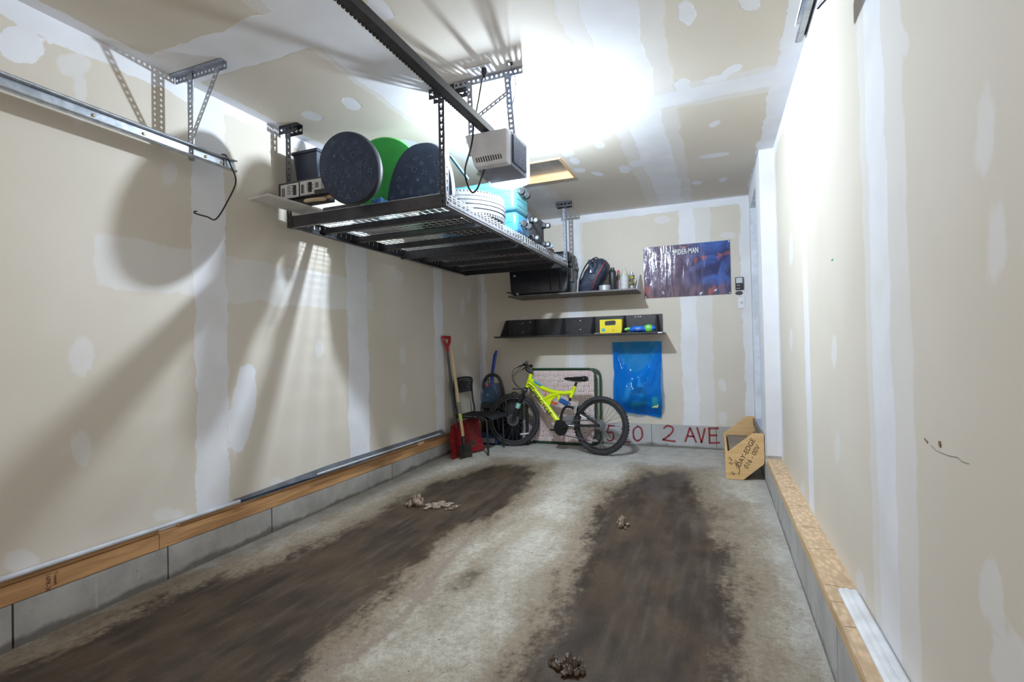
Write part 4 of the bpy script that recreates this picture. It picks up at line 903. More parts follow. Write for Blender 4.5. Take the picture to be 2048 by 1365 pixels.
def pet(name, label, c, d, r, ln, m, labm=None):
    d = V(d).normalized(); q = V((0, 0, 1)).rotation_difference(d).to_matrix(); t = thing(name, label, 'bottle', c)
    B().lathe([(.001, 0), (r*.9, 0), (r, .01), (r, ln*.62), (r*.4, ln*.85), (r*.36, ln*.93), (.001, ln*.93)], c, 14, q).out('bottle_body', m, t, True)
    B().lathe([(r*.42, ln*.93), (r*.42, ln), (.001, ln)], c, 12, q).out('cap', M_WHITE, t)
    if labm: B().lathe([(r+.0006, ln*.2), (r+.0012, ln*.2), (r+.0012, ln*.5), (r+.0006, ln*.5)], c, 14, q).out('bottle_label', labm, t)
CL = mat('pale plastic', (.45, .60, .70), .2)
pet('drink_bottle', 'pale plastic bottle slanting inside the blue bag', (-.86, 5.175, .56), (.35, 0, 1), .034, .24, CL)
pet('drink_bottle', 'plastic bottle with dark red label inside the blue bag', (-.70, 5.17, .60), (-.1, 0, 1), .032, .20, CL, mat('dark red label', (.25, .05, .10), .4))
pet('drink_bottle', 'olive green bottle lying at the bottom of the blue bag', (-.80, 5.20, .515), (1, 0, .15), .026, .17, mat('olive green', (.20, .28, .05), .4))
lump('snack_bag', (-.60, 5.165, .49), (-.535, 5.225, .60), mat('lime foil', (.45, .70, .10), .35, 0, (.75, .8, .5), 30), 'lime green snack bag in the lower right corner of the blue bag', 'bag', 17)

# ------------------------------------------------------------------ poster, wall control, plates
po = thing('wall_poster', 'glossy dark blue and purple poster with white title on the back wall', 'poster', (-.25, YB, 1.593))
mp, nt, p = new_mat('glossy poster print'); g = N(nt); c = g.co('Object')
sx_ = g.n('ShaderNodeSeparateXYZ'); g.l(c, sx_.inputs[0]); X_, Z_ = sx_.outputs[0], sx_.outputs[2]
nA = g.noise(c, 5, 5, .6, 1.2); nB = g.noise(g.co('Object', (9, 1, 2)), 3, 4)
bcol = g.mix(g.ramp(nA, .35, .65), (.02, .03, .12), (.05, .12, .42)); bcol = g.mix(g.ramp(X_, -.1, .25), g.mix(g.ramp(nA, .3, .7), (.08, .05, .09), (.20, .15, .24)), bcol)
bcol = g.mix(g.ramp(Z_, .16, .06, 0, .8), bcol, g.mix(g.ramp(nB, .4, .6), (.05, .04, .07), (.17, .10, .13)))
bcol = g.mix(g.math('MULTIPLY', g.ramp(g.noise(c, 7, 3), .60, .68), .7), bcol, (.38, .10, .08))
bcol = g.mix(g.ramp(g.noise(c, 12, 4), .66, .72), bcol, (.55, .58, .70))
g.l(bcol, p.inputs['Base Color']); p.inputs['Roughness'].default_value = .16; p.inputs['Specular IOR Level'].default_value = .6
g.l(g.bump(g.math('MULTIPLY', g.noise(g.co('Object', (16, 1, 3)), 1.2, 4), g.ramp(X_, -.28, -.02, 1, .28)), .42, .03), p.inputs['Normal'])
def posf(u, v):
    x = -.657+.813*u; z = 1.593+.52*v
    return V((x, YB-.004-.007*(.5+.5*math.sin(u*34+v*3))*max(0, .45-u)*1.6*math.sin(PI*v)-.004*abs(NZ.noise(V((u*9, v*2.4, 2))))*math.sin(PI*v), z))
B().grid(posf, 60, 16).out('printed_sheet', mp, po, True, sharp=80)
text('SPIDER-MAN', .074, frame((.56, 0, .012), (-.02, 0, 1), (0, -1, 0), (-.375, YB-.0145, 2.012)), mat('white ink', (.80, .80, .82), .4), 'title_lettering', po, spacing=1.08, bold=.0016)
B().mm((-.29, YB-.0145, 2.073), (-.245, YB-.0125, 2.085)).out('title_tab', mat('red tab', (.55, .25, .30), .5), po)
for x, z in ((-.645, 2.10), (.145, 2.10), (.145, 1.605), (-.645, 1.605)): B().lathe([(.006, 0), (.006, .003), (.001, .004)], (x, YB-.009, z), 8, M.Rotation(PI/2, 3, 'X')).out('pin', M_WHITE, po)
wc = thing('wall_control', 'small black wall control with white screen beside the poster', 'control panel', (.229, YB, 1.63))
B().mm((.194, YB-.022, 1.627), (.264, YB-.0005, 1.748), .004).out('case', M_BLK, wc)
B().mm((.201, YB-.024, 1.69), (.257, YB-.0215, 1.742), .002).out('push_pad', mat('grey white pad', (.60, .62, .64), .4), wc)
for x in (.205, .222): B().mm((x, YB-.0235, 1.637), (x+.009, YB-.0215, 1.645)).out('button', mat('grey white pad', (.6, .62, .64)), wc)
B().mm((.206, YB-.0225, 1.668), (.235, YB-.0215, 1.673)).out('lettering', mat('grey white pad', (.6, .62, .64)), wc)
b = B().lathe([(.001, 0), (.034, 0), (.034, .002), (.001, .0025)], (0, 0, 0), 24, M.Rotation(PI/2, 3, 'X') @ M.Diagonal((1, .56, 1)))
bmesh.ops.translate(b.bm, verts=b.bm.verts, vec=(.225, YB-.0005, 1.597)); os_ = b.solo('oval_sticker', mat('dark badge', (.04, .045, .06), .35, 0, (.2, .21, .24), 120, lo=.6, hi=.62), 'dark oval warning sticker under the wall control', 'sticker')
sw = thing('switch_plate', 'white wall plate with a light switch below the oval sticker', 'switch', (.242, YB, 1.448))
B().mm((.211, YB-.006, 1.448), (.276, YB-.0003, 1.558), .003).out('cover_plate', M_WHITE, sw)
B().mm((.238, YB-.014, 1.495), (.249, YB-.005, 1.514), .002).out('toggle', mat('grey toggle', (.45, .46, .48), .4), sw)

# ------------------------------------------------------------------ folding cot leaning on the back wall
ct = thing('folding_cot', 'folded camp cot with green tube frame and woven pink and white webbing', 'cot', (-1.50, 5.165, .0865), (-.065, 0, 0))
MGT = mat('dark green enamel', (.012, .055, .022), .35)
CW, CH, cr = .35, .80, .075
def uframe(x1, z0, z1, y):
    return [(-CW, y, z0)]+[(x1-cr, y, z0)]+[(x1-cr+cr*math.sin(a), y, z0+cr-cr*math.cos(a)) for a in [PI/2*i/6 for i in range(1, 7)]]+[(x1, y, z1-cr)]+[(x1-cr+cr*math.cos(a), y, z1-cr+cr*math.sin(a)) for a in [PI/2*i/6 for i in range(1, 7)]]+[(-CW, y, z1)]
B().tube(uframe(CW-.012, .012, CH-.004, -.014), .0115, 10).out('front_frame', MGT, ct, True)
B().tube(uframe(CW+.03, .012, CH-.008, .022), .0115, 10).out('back_frame', MGT, ct, True)
for z in (.012, CH-.006):
    B().tube([(-CW, -.02, z), (-CW, .03, z)], .014, 10).out('hinge', MGT, ct)
def web_mat(name, axis):
    m, nt, p = new_mat(name); g = N(nt); s_ = g.n('ShaderNodeSeparateXYZ'); g.l(g.co('Object'), s_.inputs[0])
    t = g.math('FRACT', g.math('ADD', g.math('MULTIPLY', s_.outputs[axis], 1/.0175), 40.0)); st = g.math('GREATER_THAN', t, .78)
    g.l(g.mix(st, (.72, .66, .64), (.36, .045, .075)), p.inputs['Base Color']); p.inputs['Roughness'].default_value = .55
    return m
WV, WH = web_mat('webbing striped lengthways', 0), web_mat('webbing striped crossways', 2)
nv, nh = 12, 14; wx0, wx1, wz0, wz1 = -CW+.006, CW-.028, .026, CH-.022
pw, ph = (wx1-wx0)/nv, (wz1-wz0)/nh
for i in range(nv):
    xc = wx0+pw*(i+.5); b = B(); pts = []
    for j in range(nh*2+1):
        z = wz0+(wz1-wz0)*j/(nh*2); k = (j//2+i) % 2; over = 1 if ((min(j//2, nh-1)+i) % 2) else -1
        pts.append((z, -.014-.0028*over if j % 2 else -.014))
    w_ = pw*.87
    vs = [(xc-w_/2, y, z) for z, y in pts]+[(xc+w_/2, y, z) for z, y in pts]; n = len(pts)
    vs += [(x, y+.0012, z) for x, y, z in vs]; b.add(vs, [(q, q+1, n+q+1, n+q) for q in range(n-1)]+[(2*n+q, 3*n+q, 3*n+q+1, 2*n+q+1) for q in range(n-1)]); b.out('webbing_strap', WV, ct)
for j in range(nh):
    zc = wz0+ph*(j+.5); b = B(); pts = []
    for i in range(nv*2+1):
        x = wx0+(wx1-wx0)*i/(nv*2); over = -1 if ((min(i//2, nv-1)+j) % 2) else 1
        pts.append((x, -.014-.0028*over if i % 2 else -.014))
    w_ = ph*.87; vs = [(x, y, zc-w_/2) for x, y in pts]+[(x, y, zc+w_/2) for x, y in pts]; n = len(pts)
    vs += [(x, y+.0012, z) for x, y, z in vs]; b.add(vs, [(q, q+1, n+q+1, n+q) for q in range(n-1)]+[(2*n+q, 3*n+q, 3*n+q+1, 2*n+q+1) for q in range(n-1)]); b.out('webbing_strap', WH, ct)

# ------------------------------------------------------------------ bicycle leaning against the cot
E1 = V((-.98307, .18321, 0)); UP = V((.01915, .10276, .99452)); NB = UP.cross(E1)     # local x forward, y to the room, z up
BR = M(((E1.x, NB.x, UP.x), (E1.y, NB.y, UP.y), (E1.z, NB.z, UP.z)))
bk_ = thing('bicycle', 'neon yellow full suspension mountain bike leaning against the folded cot', 'bicycle', (-1.043, 4.777, .079), BR)
M_NEON = mat('neon yellow paint', (.70, .86, .015), .3, 0, (.66, .82, .01), 4)
M_TYRE = mat('bike tyre', (.020, .021, .024), .75, 0, (.032, .033, .037), 40, .4, 160)
M_ALU = mat('brushed alloy', (.55, .57, .60), .3, .9)
M_DRK = mat('bike black', (.016, .016, .018), .35)
def wheel(c, R, steer, disc):
    rot = M.Rotation(steer, 3, 'Z'); c = V(c); ax, az = rot @ V((1, 0, 0)), V((0, 0, 1)); ay = rot @ V((0, 1, 0)); n = 48
    b = B(); b.tube([c+(ax*math.cos(2*PI*i/n)+az*math.sin(2*PI*i/n))*(R-.024) for i in range(n)], .022, 10, True, up=ay)
    ty_ = b.out('tyre', M_TYRE, bk_, True)
    b = B()
    for i in range(56):
        for s in (-1, 1):
            a = 2*PI*(i+.25*s)/56; d = ax*math.cos(a)+az*math.sin(a); tn = -ax*math.sin(a)+az*math.cos(a)
            b.box(c+d*(R-.0035)+ay*(.0105*s), (.009, .012, .013), frame(d, ay, tn))
    tag(b.out('tread_knobs', M_TYRE, ty_), kind='stuff')
    b = B(); b.tube([c+(ax*math.cos(2*PI*i/n)+az*math.sin(2*PI*i/n))*(R-.052) for i in range(n)], .011, 8, True, flat=.8, up=ay); b.out('rim', M_DRK, bk_, True)
    for s in range(28):
        a = 2*PI*s/28; a2 = a+(.5 if s % 2 else -.5); y = .022 if s % 4 < 2 else -.022
        B().cyl(c+(ax*math.cos(a)+az*math.sin(a))*(R-.058), c+(ax*math.cos(a2)+az*math.sin(a2))*.020+ay*y, .0014, n=4, caps=False).out('spoke', M_DKGREY, bk_)
    B().cyl(c-ay*.05, c+ay*.05, .014, n=12).out('hub', M_DRK, bk_, True)
    return ax, ay
RW_ = .279
ax, ay = wheel((-.003, 0, .280), RW_, 0, False)
ST = math.radians(25); hx = V((.985, 0, .277))
fx, fy = wheel(hx, RW_, ST, True)
# frame
dtn = B().tube([(.805, 0, .668), (.445, 0, .283)], [.029, .026], 14).out('down_tube', M_NEON, bk_, True)
B().tube([(.787, 0, .765), (.83, 0, .625)], .021, 14).out('head_tube', M_NEON, bk_, True)
B().tube(spline([(.805, 0, .70), (.75, 0, .682), (.663, 0, .632), (.556, 0, .594), (.43, 0, .576), (.305, 0, .586)]), [.026]*6+[.022]*20, 12).out('top_tube', M_NEON, bk_, True)
B().tube([(.275, 0, .65), (.322, 0, .535)], .0185, 12).out('seat_tube', M_NEON, bk_, True)
B().tube(spline([(.628, 0, .505), (.545, 0, .545), (.45, 0, .568)]), .021, 12).out('brace_tube', M_NEON, bk_, True)
B().prism([(.60, .52), (.50, .555), (.47, .545), (.53, .50), (.555, .44), (.575, .415)], frame((1, 0, 0), (0, 0, 1), (0, -1, 0)), .02).out('gusset_plate', M_NEON, bk_)
B().prism([(.47, .56), (.44, .56), (.43, .505), (.455, .50)], frame((1, 0, 0), (0, 0, 1), (0, -1, 0)), .024).out('shock_mount', M_NEON, bk_)
B().tube(spline([(.74, .012, .69), (.70, .014, .668), (.65, .013, .645)]), .018, 8, flat=.6).out('frame_decal', mat('decal cyan', (.04, .42, .72), .3), bk_, True)
d = V((.445-.805, 0, .283-.668)).normalized(); up_ = V((-d.z, 0, d.x)) if False else V((.0, -1, 0)).cross(d) 
up_ = V((0, 1, 0)).cross(d)*-1
tx = frame(d, (V((0, 1, 0)).cross(d)), V((0, 1, 0)), V((.765, .0292, .628)))
text('SUPERCYCLE', .064, frame(d, V((0, 1, 0)).cross(d), (0, 1, 0), V((.785, .0298, .635))+V((0, 1, 0)).cross(d)*-.022), M_DRK, 'frame_lettering', dtn, spacing=1.04, shear=.15)
# seat
B().cyl((.322, 0, .535), (.332, 0, .50), .0135, n=12).out('seat_post_end', M_DRK, bk_)
B().cyl((.277, 0, .645), (.262, 0, .69), .013, n=12).out('seat_post', M_DRK, bk_, True)
def sadf(u, v):
    th = 2*PI*u; t = v; wd = .016+.058*max(0, t-.35)**.8*1.3 if t > .35 else .016+.006*t
    hh = .014+.020*t; x = .405-.265*t; z = .722-.004*math.sin(PI*t)+.012*(t > .8)*(t-.8)
    e = min(1, math.sqrt(max(0, 1-((t-.5)/.5)**8))+.02); c, s = math.cos(th), math.sin(th)
    return V((x, wd*c*e, z+hh*s*e*(1 if s > 0 else .9)))
b = B().grid(sadf, 20, 18, True); b.out('saddle', mat('saddle vinyl', (.014, .014, .017), .3), bk_, True, sharp=80)
B().tube([(.34, .02, .705), (.26, .02, .69), (.18, .02, .70)], .0035, 6).out('saddle_rail', M_ALU, bk_); B().tube([(.34, -.02, .705), (.26, -.02, .69), (.18, -.02, .70)], .0035, 6).out('saddle_rail', M_ALU, bk_)
# shock
s0, s1 = V((.447, 0, .512)), V((.330, 0, .458)); ds = s1-s0
sh_ = B().cyl(s0, s1, .011, n=10).out('shock_body', M_ALU, bk_, True)
q = V((0, 0, 1)).rotation_difference(ds.normalized()).to_matrix()
B().tube([s0+ds*(.08+.84*i/72)+q @ V((math.cos(i*2*PI*6/72), math.sin(i*2*PI*6/72), 0))*.0215 for i in range(73)], .0062, 7).out('shock_spring', mat('spring blue', (.02, .16, .55), .3), sh_, True)
# swing arm and drive
B().tube(spline([(.43, 0, .25), (.42, 0, .36), (.38, 0, .435), (.31, 0, .44), (.29, 0, .43)]), .013, 10).out('swing_arm_bow', M_DRK, bk_, True)
for s in (-1, 1):
    B().tube([(.295, .02*s, .437), (.22, .045*s, .40), (-.01, .055*s, .283)], [.013, .011, .010], 8).out('seat_stay', M_DRK, bk_, True)
    B().tube([(.42, .025*s, .245), (.26, .045*s, .262), (-.01, .055*s, .279)], [.014, .011, .010], 8).out('chain_stay', M_DRK, bk_, True)
B().tube([(.19, .046, .372), (.12, .053, .338)], .0118, 8).out('stay_decal', M_WHITE, bk_, True)
B().cyl((.445, -.03, .283), (.445, .03, .283), .026, n=14).out('pivot', M_DRK, bk_, True); B().cyl((.445, .031, .283), (.445, .035, .283), .012, n=12).out('pivot_bolt', M_ALU, bk_)
B().cyl((.395, -.05, .232), (.395, .05, .232), .028, n=14).out('bottom_bracket', M_DRK, bk_, True)
b = B(); n = 32
pr_ = [( .395+(.066 if k % 2 else .060)*math.cos(PI*k/n), .232+(.066 if k % 2 else .060)*math.sin(PI*k/n)) for k in range(2*n)]
b.prism(pr_, frame((1, 0, 0), (0, 0, 1), (0, -1, 0), (0, .052, 0)), .004); b.out('chain_ring', M_DRK, bk_)
b = B().lathe([(.001, 0), (.074, 0), (.076, .003), (.074, .006), (.001, .006)], (.395, .058, .232), 28, M.Rotation(-PI/2, 3, 'X')); b.out('chain_guard', M_BLKG, bk_, True)
B().tube([(.395, .07, .232), (.33, .082, .250), (.235, .09, .268)], [.013, .011, .010], 8).out('crank_arm', M_DRK, bk_, True)
B().mm((.205, .088, .258), (.285, .13, .276), .004).out('pedal', M_BLK, bk_); B().mm((.215, .1305, .262), (.275, .134, .272)).out('pedal_reflector', M_WHITE, bk_)
B().tube([(.395, -.06, .232), (.46, -.075, .215), (.555, -.085, .196)], [.013, .011, .010], 8).out('crank_arm', M_DRK, bk_, True)
B().mm((.515, -.13, .186), (.595, -.088, .204), .004).out('pedal', M_BLK, bk_)
for k, r_ in enumerate((.058, .052, .046, .040, .034, .028)):
    B().lathe([(.012, 0), (r_, 0), (r_, .002), (.012, .002)], (-.003, .022+.0045*k, .280), 26, M.Rotation(-PI/2, 3, 'X')).out('sprocket', mat('sprocket steel', (.25, .26, .28), .4, .7), bk_)
b = B(); top = [(.395, .052, .298), (-.003, .034, .335)]; bot = [(.395, .052, .168), (.03, .034, .125)]
for a_, c_ in (top, bot): b.tube([a_, c_], .0045, 6)
b.out('chain', mat('chain steel', (.16, .16, .17), .4, .7), bk_)
dm = B().prism([(.01, .245), (-.02, .235), (.012, .16), (.03, .12), (.055, .118), (.045, .165)], frame((1, 0, 0), (0, 0, 1), (0, -1, 0), (0, .06, 0)), .014).out('rear_derailleur', M_DRK, bk_)
B().prism([(-.015, .135), (.02, .130), (.075, .120), (.08, .135), (.02, .155)], frame((1, 0, 0), (0, 0, 1), (0, -1, 0), (0, .07, 0)), .008).out('derailleur_cage', M_ALU, dm)
B().prism([(.26, .35), (.33, .37), (.37, .33), (.35, .27), (.30, .26), (.27, .30)], frame((1, 0, 0), (0, 0, 1), (0, -1, 0), (0, .035, 0)), .03).out('front_derailleur', mat('derailleur grey', (.28, .29, .31), .35, .5), bk_)
b = B(); b.mm((.225, -.055, .435), (.25, .055, .455), .003); b.mm((.23, .04, .38), (.26, .06, .44), .003); b.mm((.23, -.06, .38), (.26, -.04, .44), .003); b.out('rear_brake', M_ALU, bk_)
# steering: fork, stem, bar
def F(x, y, z): return V((.86, 0, 0))+fx*(x-.86)+fy*y+V((0, 0, z))
hxw = hx; fo = hx-F(.985, 0, .277)
def G(x, y, z): return F(x, y, z)+fo*max(0, min(1, (.66-z)/.38))
B().tube([G(.835, 0, .63), G(.86, 0, .60)], .020, 10).out('steerer', M_DRK, bk_, True)
B().box(G(.862, 0, .592), (.05, .15, .032), M.Rotation(ST, 3, 'Z'), .01).out('fork_crown', M_DRK, bk_, True)
for s in (-1, 1):
    lg = B().tube([G(.862, .062*s, .60), G(.918, .062*s, .46)], .0155, 10).out('fork_stanchion', M_DRK, bk_, True)
    lw = B().tube([G(.912, .062*s, .475), G(.96, .062*s, .34), G(.985, .060*s, .277)], [.021, .020, .015], 10).out('fork_leg', M_DRK, bk_, True)
    B().tube([G(.918, .063*s, .458), G(.938, .063*s, .405)], .0222, 10).out('fork_decal', mat('fork decal', (.10, .42, .75), .35, 0, (.45, .75, .25), 40), lw, True)
B().tube([G(.80, 0, .76), G(.797, 0, .785), G(.855, 0, .825)], .019, 10).out('stem', M_DRK, bk_, True)
bar = [G(.82, -.29, .868), G(.842, -.12, .845), G(.852, 0, .838), G(.842, .12, .845), G(.82, .29, .868)]
B().tube(spline(bar, 4), .0125, 10).out('handlebar', M_DRK, bk_, True)
for s in (-1, 1):
    B().tube([G(.818, .30*s, .869), G(.832, .18*s, .857)], [.018, .0165], 10).out('grip', M_RUB, bk_, True)
    B().tube([G(.845, .165*s, .852), G(.90, .20*s, .835), G(.915, .27*s, .815)], [.008, .006, .004], 8).out('brake_lever', M_DRK, bk_, True)
    B().box(G(.85, .15*s, .856), (.04, .04, .03), None, .008).out('shifter_pod', M_DRK, bk_)
for k, (o, w_) in enumerate(((.15, .0), (-.15, .03), (.13, .05))):
    B().tube(spline([G(.88, o, .84), G(.97, o*.8, .80-w_), G(.985, o*.4, .70), G(.93, o*.2, .625), G(.86, 0, .615), (.80, .03, .66), (.72, .03, .61)]), .0026, 5).out('cable', M_BLK, bk_, True)
B().tube(spline([G(.955, .08, .36), G(.975, .075, .44), G(.95, .08, .52), G(.88, .05, .60)]), .0026, 5).out('cable', M_BLK, bk_, True)
b = B(); b.box(G(.935, 0, .604), (.115, .05, .012), M.Rotation(ST, 3, 'Z'), .005); b.out('fork_reflector_arm', M_DRK, bk_)
B().lathe([(.045, 0), (.062, 0), (.062, .002), (.045, .002), (.045, 0)], hx+fy*.045, 28, M.Rotation(ST, 3, 'Z') @ M.Rotation(-PI/2, 3, 'X')).out('brake_disc', M_DKGREY, bk_)
B().box(hx+fy*.048+fx*-.03+V((0, 0, .065)), (.035, .025, .05), M.Rotation(ST, 3, 'Z'), .006).out('brake_caliper', M_DRK, bk_)
b = B().prism([(.49, .455), (.47, .475), (.52, .49), (.53, .47)], frame((1, 0, 0), (0, 0, 1), (0, -1, 0), (0, 0, 0)), .03); b.out('reflector_tape', mat('orange tape', (.75, .10, .02), .4), bk_)
B().tube(spline([(.60, .03, .60), (.585, .035, .565), (.60, .03, .545)]), .006, 6).out('red_strap', mat('orange tape', (.75, .1, .02)), bk_)

# ------------------------------------------------------------------ chair with perforated back, facing the room from the left wall
ch = thing('metal_chair', 'black tube chair with perforated backrest against the left wall', 'chair', (-2.25, 4.70, .077))
M_CH = mat('chair black', (.020, .021, .026), .45)
M_CHS = mat('chair seat slate', (.045, .046, .052), .6, 0, (.06, .06, .066), 12)
def seatf(u, v):
    x = -2.43+.40*u; y = 4.48+.385*v
    z = .452-.018*math.sin(PI*v)*math.sin(PI*min(1, u*1.2))-.035*max(0, u-.82)/.18*max(0, u-.82)/.18
    return V((x, y, z))
b = B().grid(seatf, 16, 12); g_ = bmesh.ops.solidify(b.bm, geom=b.bm.faces[:], thickness=.008); b.out('seat', M_CHS, ch, True)
b = B(); bw, bh = .375, .135; nx, nz = 11, 4
for j in range(nz):
    for i in range(nx):
        px, pz = bw/nx, bh/nz
        def bp_(a, c): u = a-.0; return V((-2.425+.03*(1-(2*(u/bw)-1)**2)*-1, 4.485+u, .668+c))
        cx_, cz_ = (i+.5)*px, (j+.5)*pz; H = [(cx_+px*.28*math.cos(t), cz_+pz*.36*math.sin(t)) for t in [PI/4+PI/2*k for k in range(4)]]
        O = [(cx_+px/2, cz_+pz/2), (cx_-px/2, cz_+pz/2), (cx_-px/2, cz_-pz/2), (cx_+px/2, cz_-pz/2)]
        vs = [bp_(*q) for q in H+O]; b.add(vs, [(k, (k+1) % 4, 4+(k+1) % 4, 4+k) for k in range(4)])
bmesh.ops.remove_doubles(b.bm, verts=b.bm.verts, dist=.0004); bmesh.ops.solidify(b.bm, geom=b.bm.faces[:], thickness=.004); b.out('backrest', M_CH, ch)
for y in (4.475, 4.87):
    B().tube(spline([(-2.43, y, .79), (-2.435, y, .70), (-2.425, y, .58), (-2.41, y, .46), (-2.455, y, .30), (-2.48, y, .078)]), .011, 8).out('rear_leg', M_CH, ch, True)
    B().tube(spline([(-2.41, y, .44), (-2.25, y, .438), (-2.11, y, .43), (-2.085, y, .39), (-2.075, y, .20), (-2.073, y, zf(y)+.001)]), .011, 8).out('front_leg', M_CH, ch, True)
B().tube([(-2.08, 4.475, .41), (-2.08, 4.87, .41)], .009, 8).out('stretcher', M_CH, ch, True)
B().tube(spline([(-2.43, 4.475, .795), (-2.435, 4.52, .815), (-2.45, 4.67, .82), (-2.435, 4.82, .815), (-2.43, 4.87, .795)]), .011, 8).out('back_hoop', M_CH, ch, True)

# ------------------------------------------------------------------ shovels in the corner
rs = thing('snow_shovel', 'red plastic snow shovel with D grip leaning on the left wall', 'shovel', (-2.36, 4.40, .072))
M_RED = mat('red plastic', (.42, .012, .018), .3, 0, (.33, .01, .015), 6)
A0 = V((-2.455, 4.395, 1.10)); A1 = V((-2.405, 4.44, .33))
B().tube([A0, A1], .0135, 10).out('shaft', mat('dark shaft', (.10, .10, .11), .35, .4), rs, True)
gx = V((.15, .99, 0)).normalized()
b = B(); b.tube(spline([A0, A0+V((-.003, 0, .05))-gx*.01, A0+V((-.006, 0, .09))-gx*.042, A0+V((-.01, 0, .135))-gx*.05]), [.015]*18+[.013], 8); b.tube(spline([A0, A0+V((-.003, 0, .05))+gx*.01, A0+V((-.006, 0, .09))+gx*.042, A0+V((-.01, 0, .135))+gx*.05]), [.015]*18+[.013], 8); b.tube([A0+V((-.01, 0, .137))-gx*.058, A0+V((-.01, 0, .137))+gx*.058], .0145, 10); b.out('d_grip', M_RED, rs, True)
def blf(u, v):
    # u across the blade, v from top edge to lip; scooped and curled, corners flared
    a = (u-.5)*2; top = V((-2.42, 4.33, .37))*(1-u)+V((-2.295, 4.70, .425))*u; lip = V((-2.36, 4.24, .068))*(1-u)+V((-2.215, 4.66, .10))*u
    p = top*(1-v)+lip*v; nrm = V((.93, -.36, .05))
    return p+nrm*(.055*a*a*(1-.35*v)-.035+.075*(v-.35)**2+.012*math.cos(a*9)*(1-v)*v*2)
b = B().grid(blf, 26, 18); bmesh.ops.solidify(b.bm, geom=b.bm.faces[:], thickness=.005)
mr, nt, p = new_mat('scuffed red blade'); g = N(nt); c = g.co('Object')
g.l(g.mix(g.ramp(g.noise(c, 9, 5), .56, .66), g.mix(g.ramp(g.noise(c, 40, 4), .6, .7, 0, .6), (.38, .012, .018), (.5, .25, .22)), (.07, .045, .03)), p.inputs['Base Color']); p.inputs['Roughness'].default_value = .32
b.out('blade', mr, rs, True, sharp=60)
ws = thing('digging_shovel', 'wooden handled shovel with small black blade in front of the red shovel', 'shovel', (-2.30, 4.40, .073))
h0, h1 = V((-2.43, 4.42, 1.13)), V((-2.285, 4.36, .275))
B().tube([h0, h0+(h1-h0)*.5, h1], [.0145, .0165, .0155], 10).out('handle', M_HANDLE, ws, True)
q0 = h0+(h1-h0)*.62; B().tube([q0, h0+(h1-h0)*.75], .0172, 10).out('worn_sleeve', mat('steel sleeve', (.25, .24, .20), .4, .4), ws, True)
B().tube([h0+(h1-h0)*.755, h0+(h1-h0)*.83], .0170, 10).out('sticker', mat('lime sticker', (.50, .62, .10), .5), ws, True)
B().tube([h1, h1+V((.012, -.005, -.10))], [.017, .014], 10).out('socket', M_BLK, ws, True)
def sblf(u, v):
    a = (u-.5)*2; p = V((-2.285+.02, 4.335, .20))+V((.34, .94, 0)).normalized()*(a*.075)+V((.02, -.01, -.125))*v
    return p+V((.9, -.4, 0))*(.02*a*a)
b = B().grid(sblf, 10, 8); bmesh.ops.solidify(b.bm, geom=b.bm.faces[:], thickness=.004); b.out('blade', mat('dirty black blade', (.020, .018, .016), .5, 0, (.05, .04, .03), 20), ws, True, sharp=60)

# ------------------------------------------------------------------ carpet cleaner in the corner
cc = thing('carpet_cleaner', 'upright carpet cleaner with blue handle and dark tank in the corner', 'carpet cleaner', (-2.27, 5.090, .084))
MB2 = mat('royal blue plastic', (.015, .06, .36), .3)
B().tube(spline([(-2.262, 5.160, 1.09), (-2.275, 5.145, 1.04), (-2.285, 5.120, .93), (-2.290, 5.090, .82), (-2.288, 5.080, .74)]), [.018]*5+[.024]*20, 12, flat=.75).out('handle', MB2, cc, True)
b = B().prism([(-2.345, .735), (-2.225, .735), (-2.19, .60), (-2.18, .52), (-2.39, .52), (-2.38, .60)], frame((1, 0, 0), (0, 0, 1), (0, 1, 0), (0, 5.090, 0)), .16, .018)
tkm, nt, p = new_mat('smoky tank'); p.inputs['Base Color'].default_value = (.035, .06, .10, 1); p.inputs['Roughness'].default_value = .12
b.out('tank', tkm, cc, True, sharp=30)
B().lathe([(.001, 0), (.018, 0), (.016, .004), (.001, .005)], (-2.318, 5.006, .715), 14, M.Rotation(PI/2, 3, 'X')).out('badge', mat('badge red', (.55, .06, .07), .4), cc)
B().prism([(-2.325, .615), (-2.31, .595), (-2.295, .615), (-2.31, .625)], frame((1, 0, 0), (0, 0, 1), (0, 1, 0), (0, 5.004, 0)), .006).out('badge', M_ALU, cc)
B().mm((-2.40, 5.000, .46), (-2.17, 5.180, .525), .012).out('tank_cradle', M_BLK, cc)
B().mm((-2.385, 5.010, .20), (-2.18, 5.190, .462), .03, 3).out('lower_body', M_BLKG, cc, True)
B().mm((-2.40, 4.920, .086), (-2.165, 5.220, .20), .03, 3).out('floor_head', mat('blue base', (.02, .05, .20), .35), cc, True)
B().mm((-2.36, 4.912, .11), (-2.20, 4.922, .16), .004).out('nozzle_window', mat('grey window', (.30, .33, .36), .2), cc)
B().tube(spline([(-2.36, 5.050, .62), (-2.375, 5.045, .72), (-2.34, 5.045, .80), (-2.27, 5.050, .83), (-2.20, 5.050, .80), (-2.16, 5.050, .70), (-2.14, 5.050, .58), (-2.15, 5.050, .46)]), .017, 10).out('hose', M_RUB, cc, True)
B().tube(spline([(-2.33, 5.020, .75), (-2.31, 5.015, .80), (-2.30, 5.015, .77), (-2.315, 5.010, .72)]), .006, 6).out('cord_loop', M_BLK, cc, True)

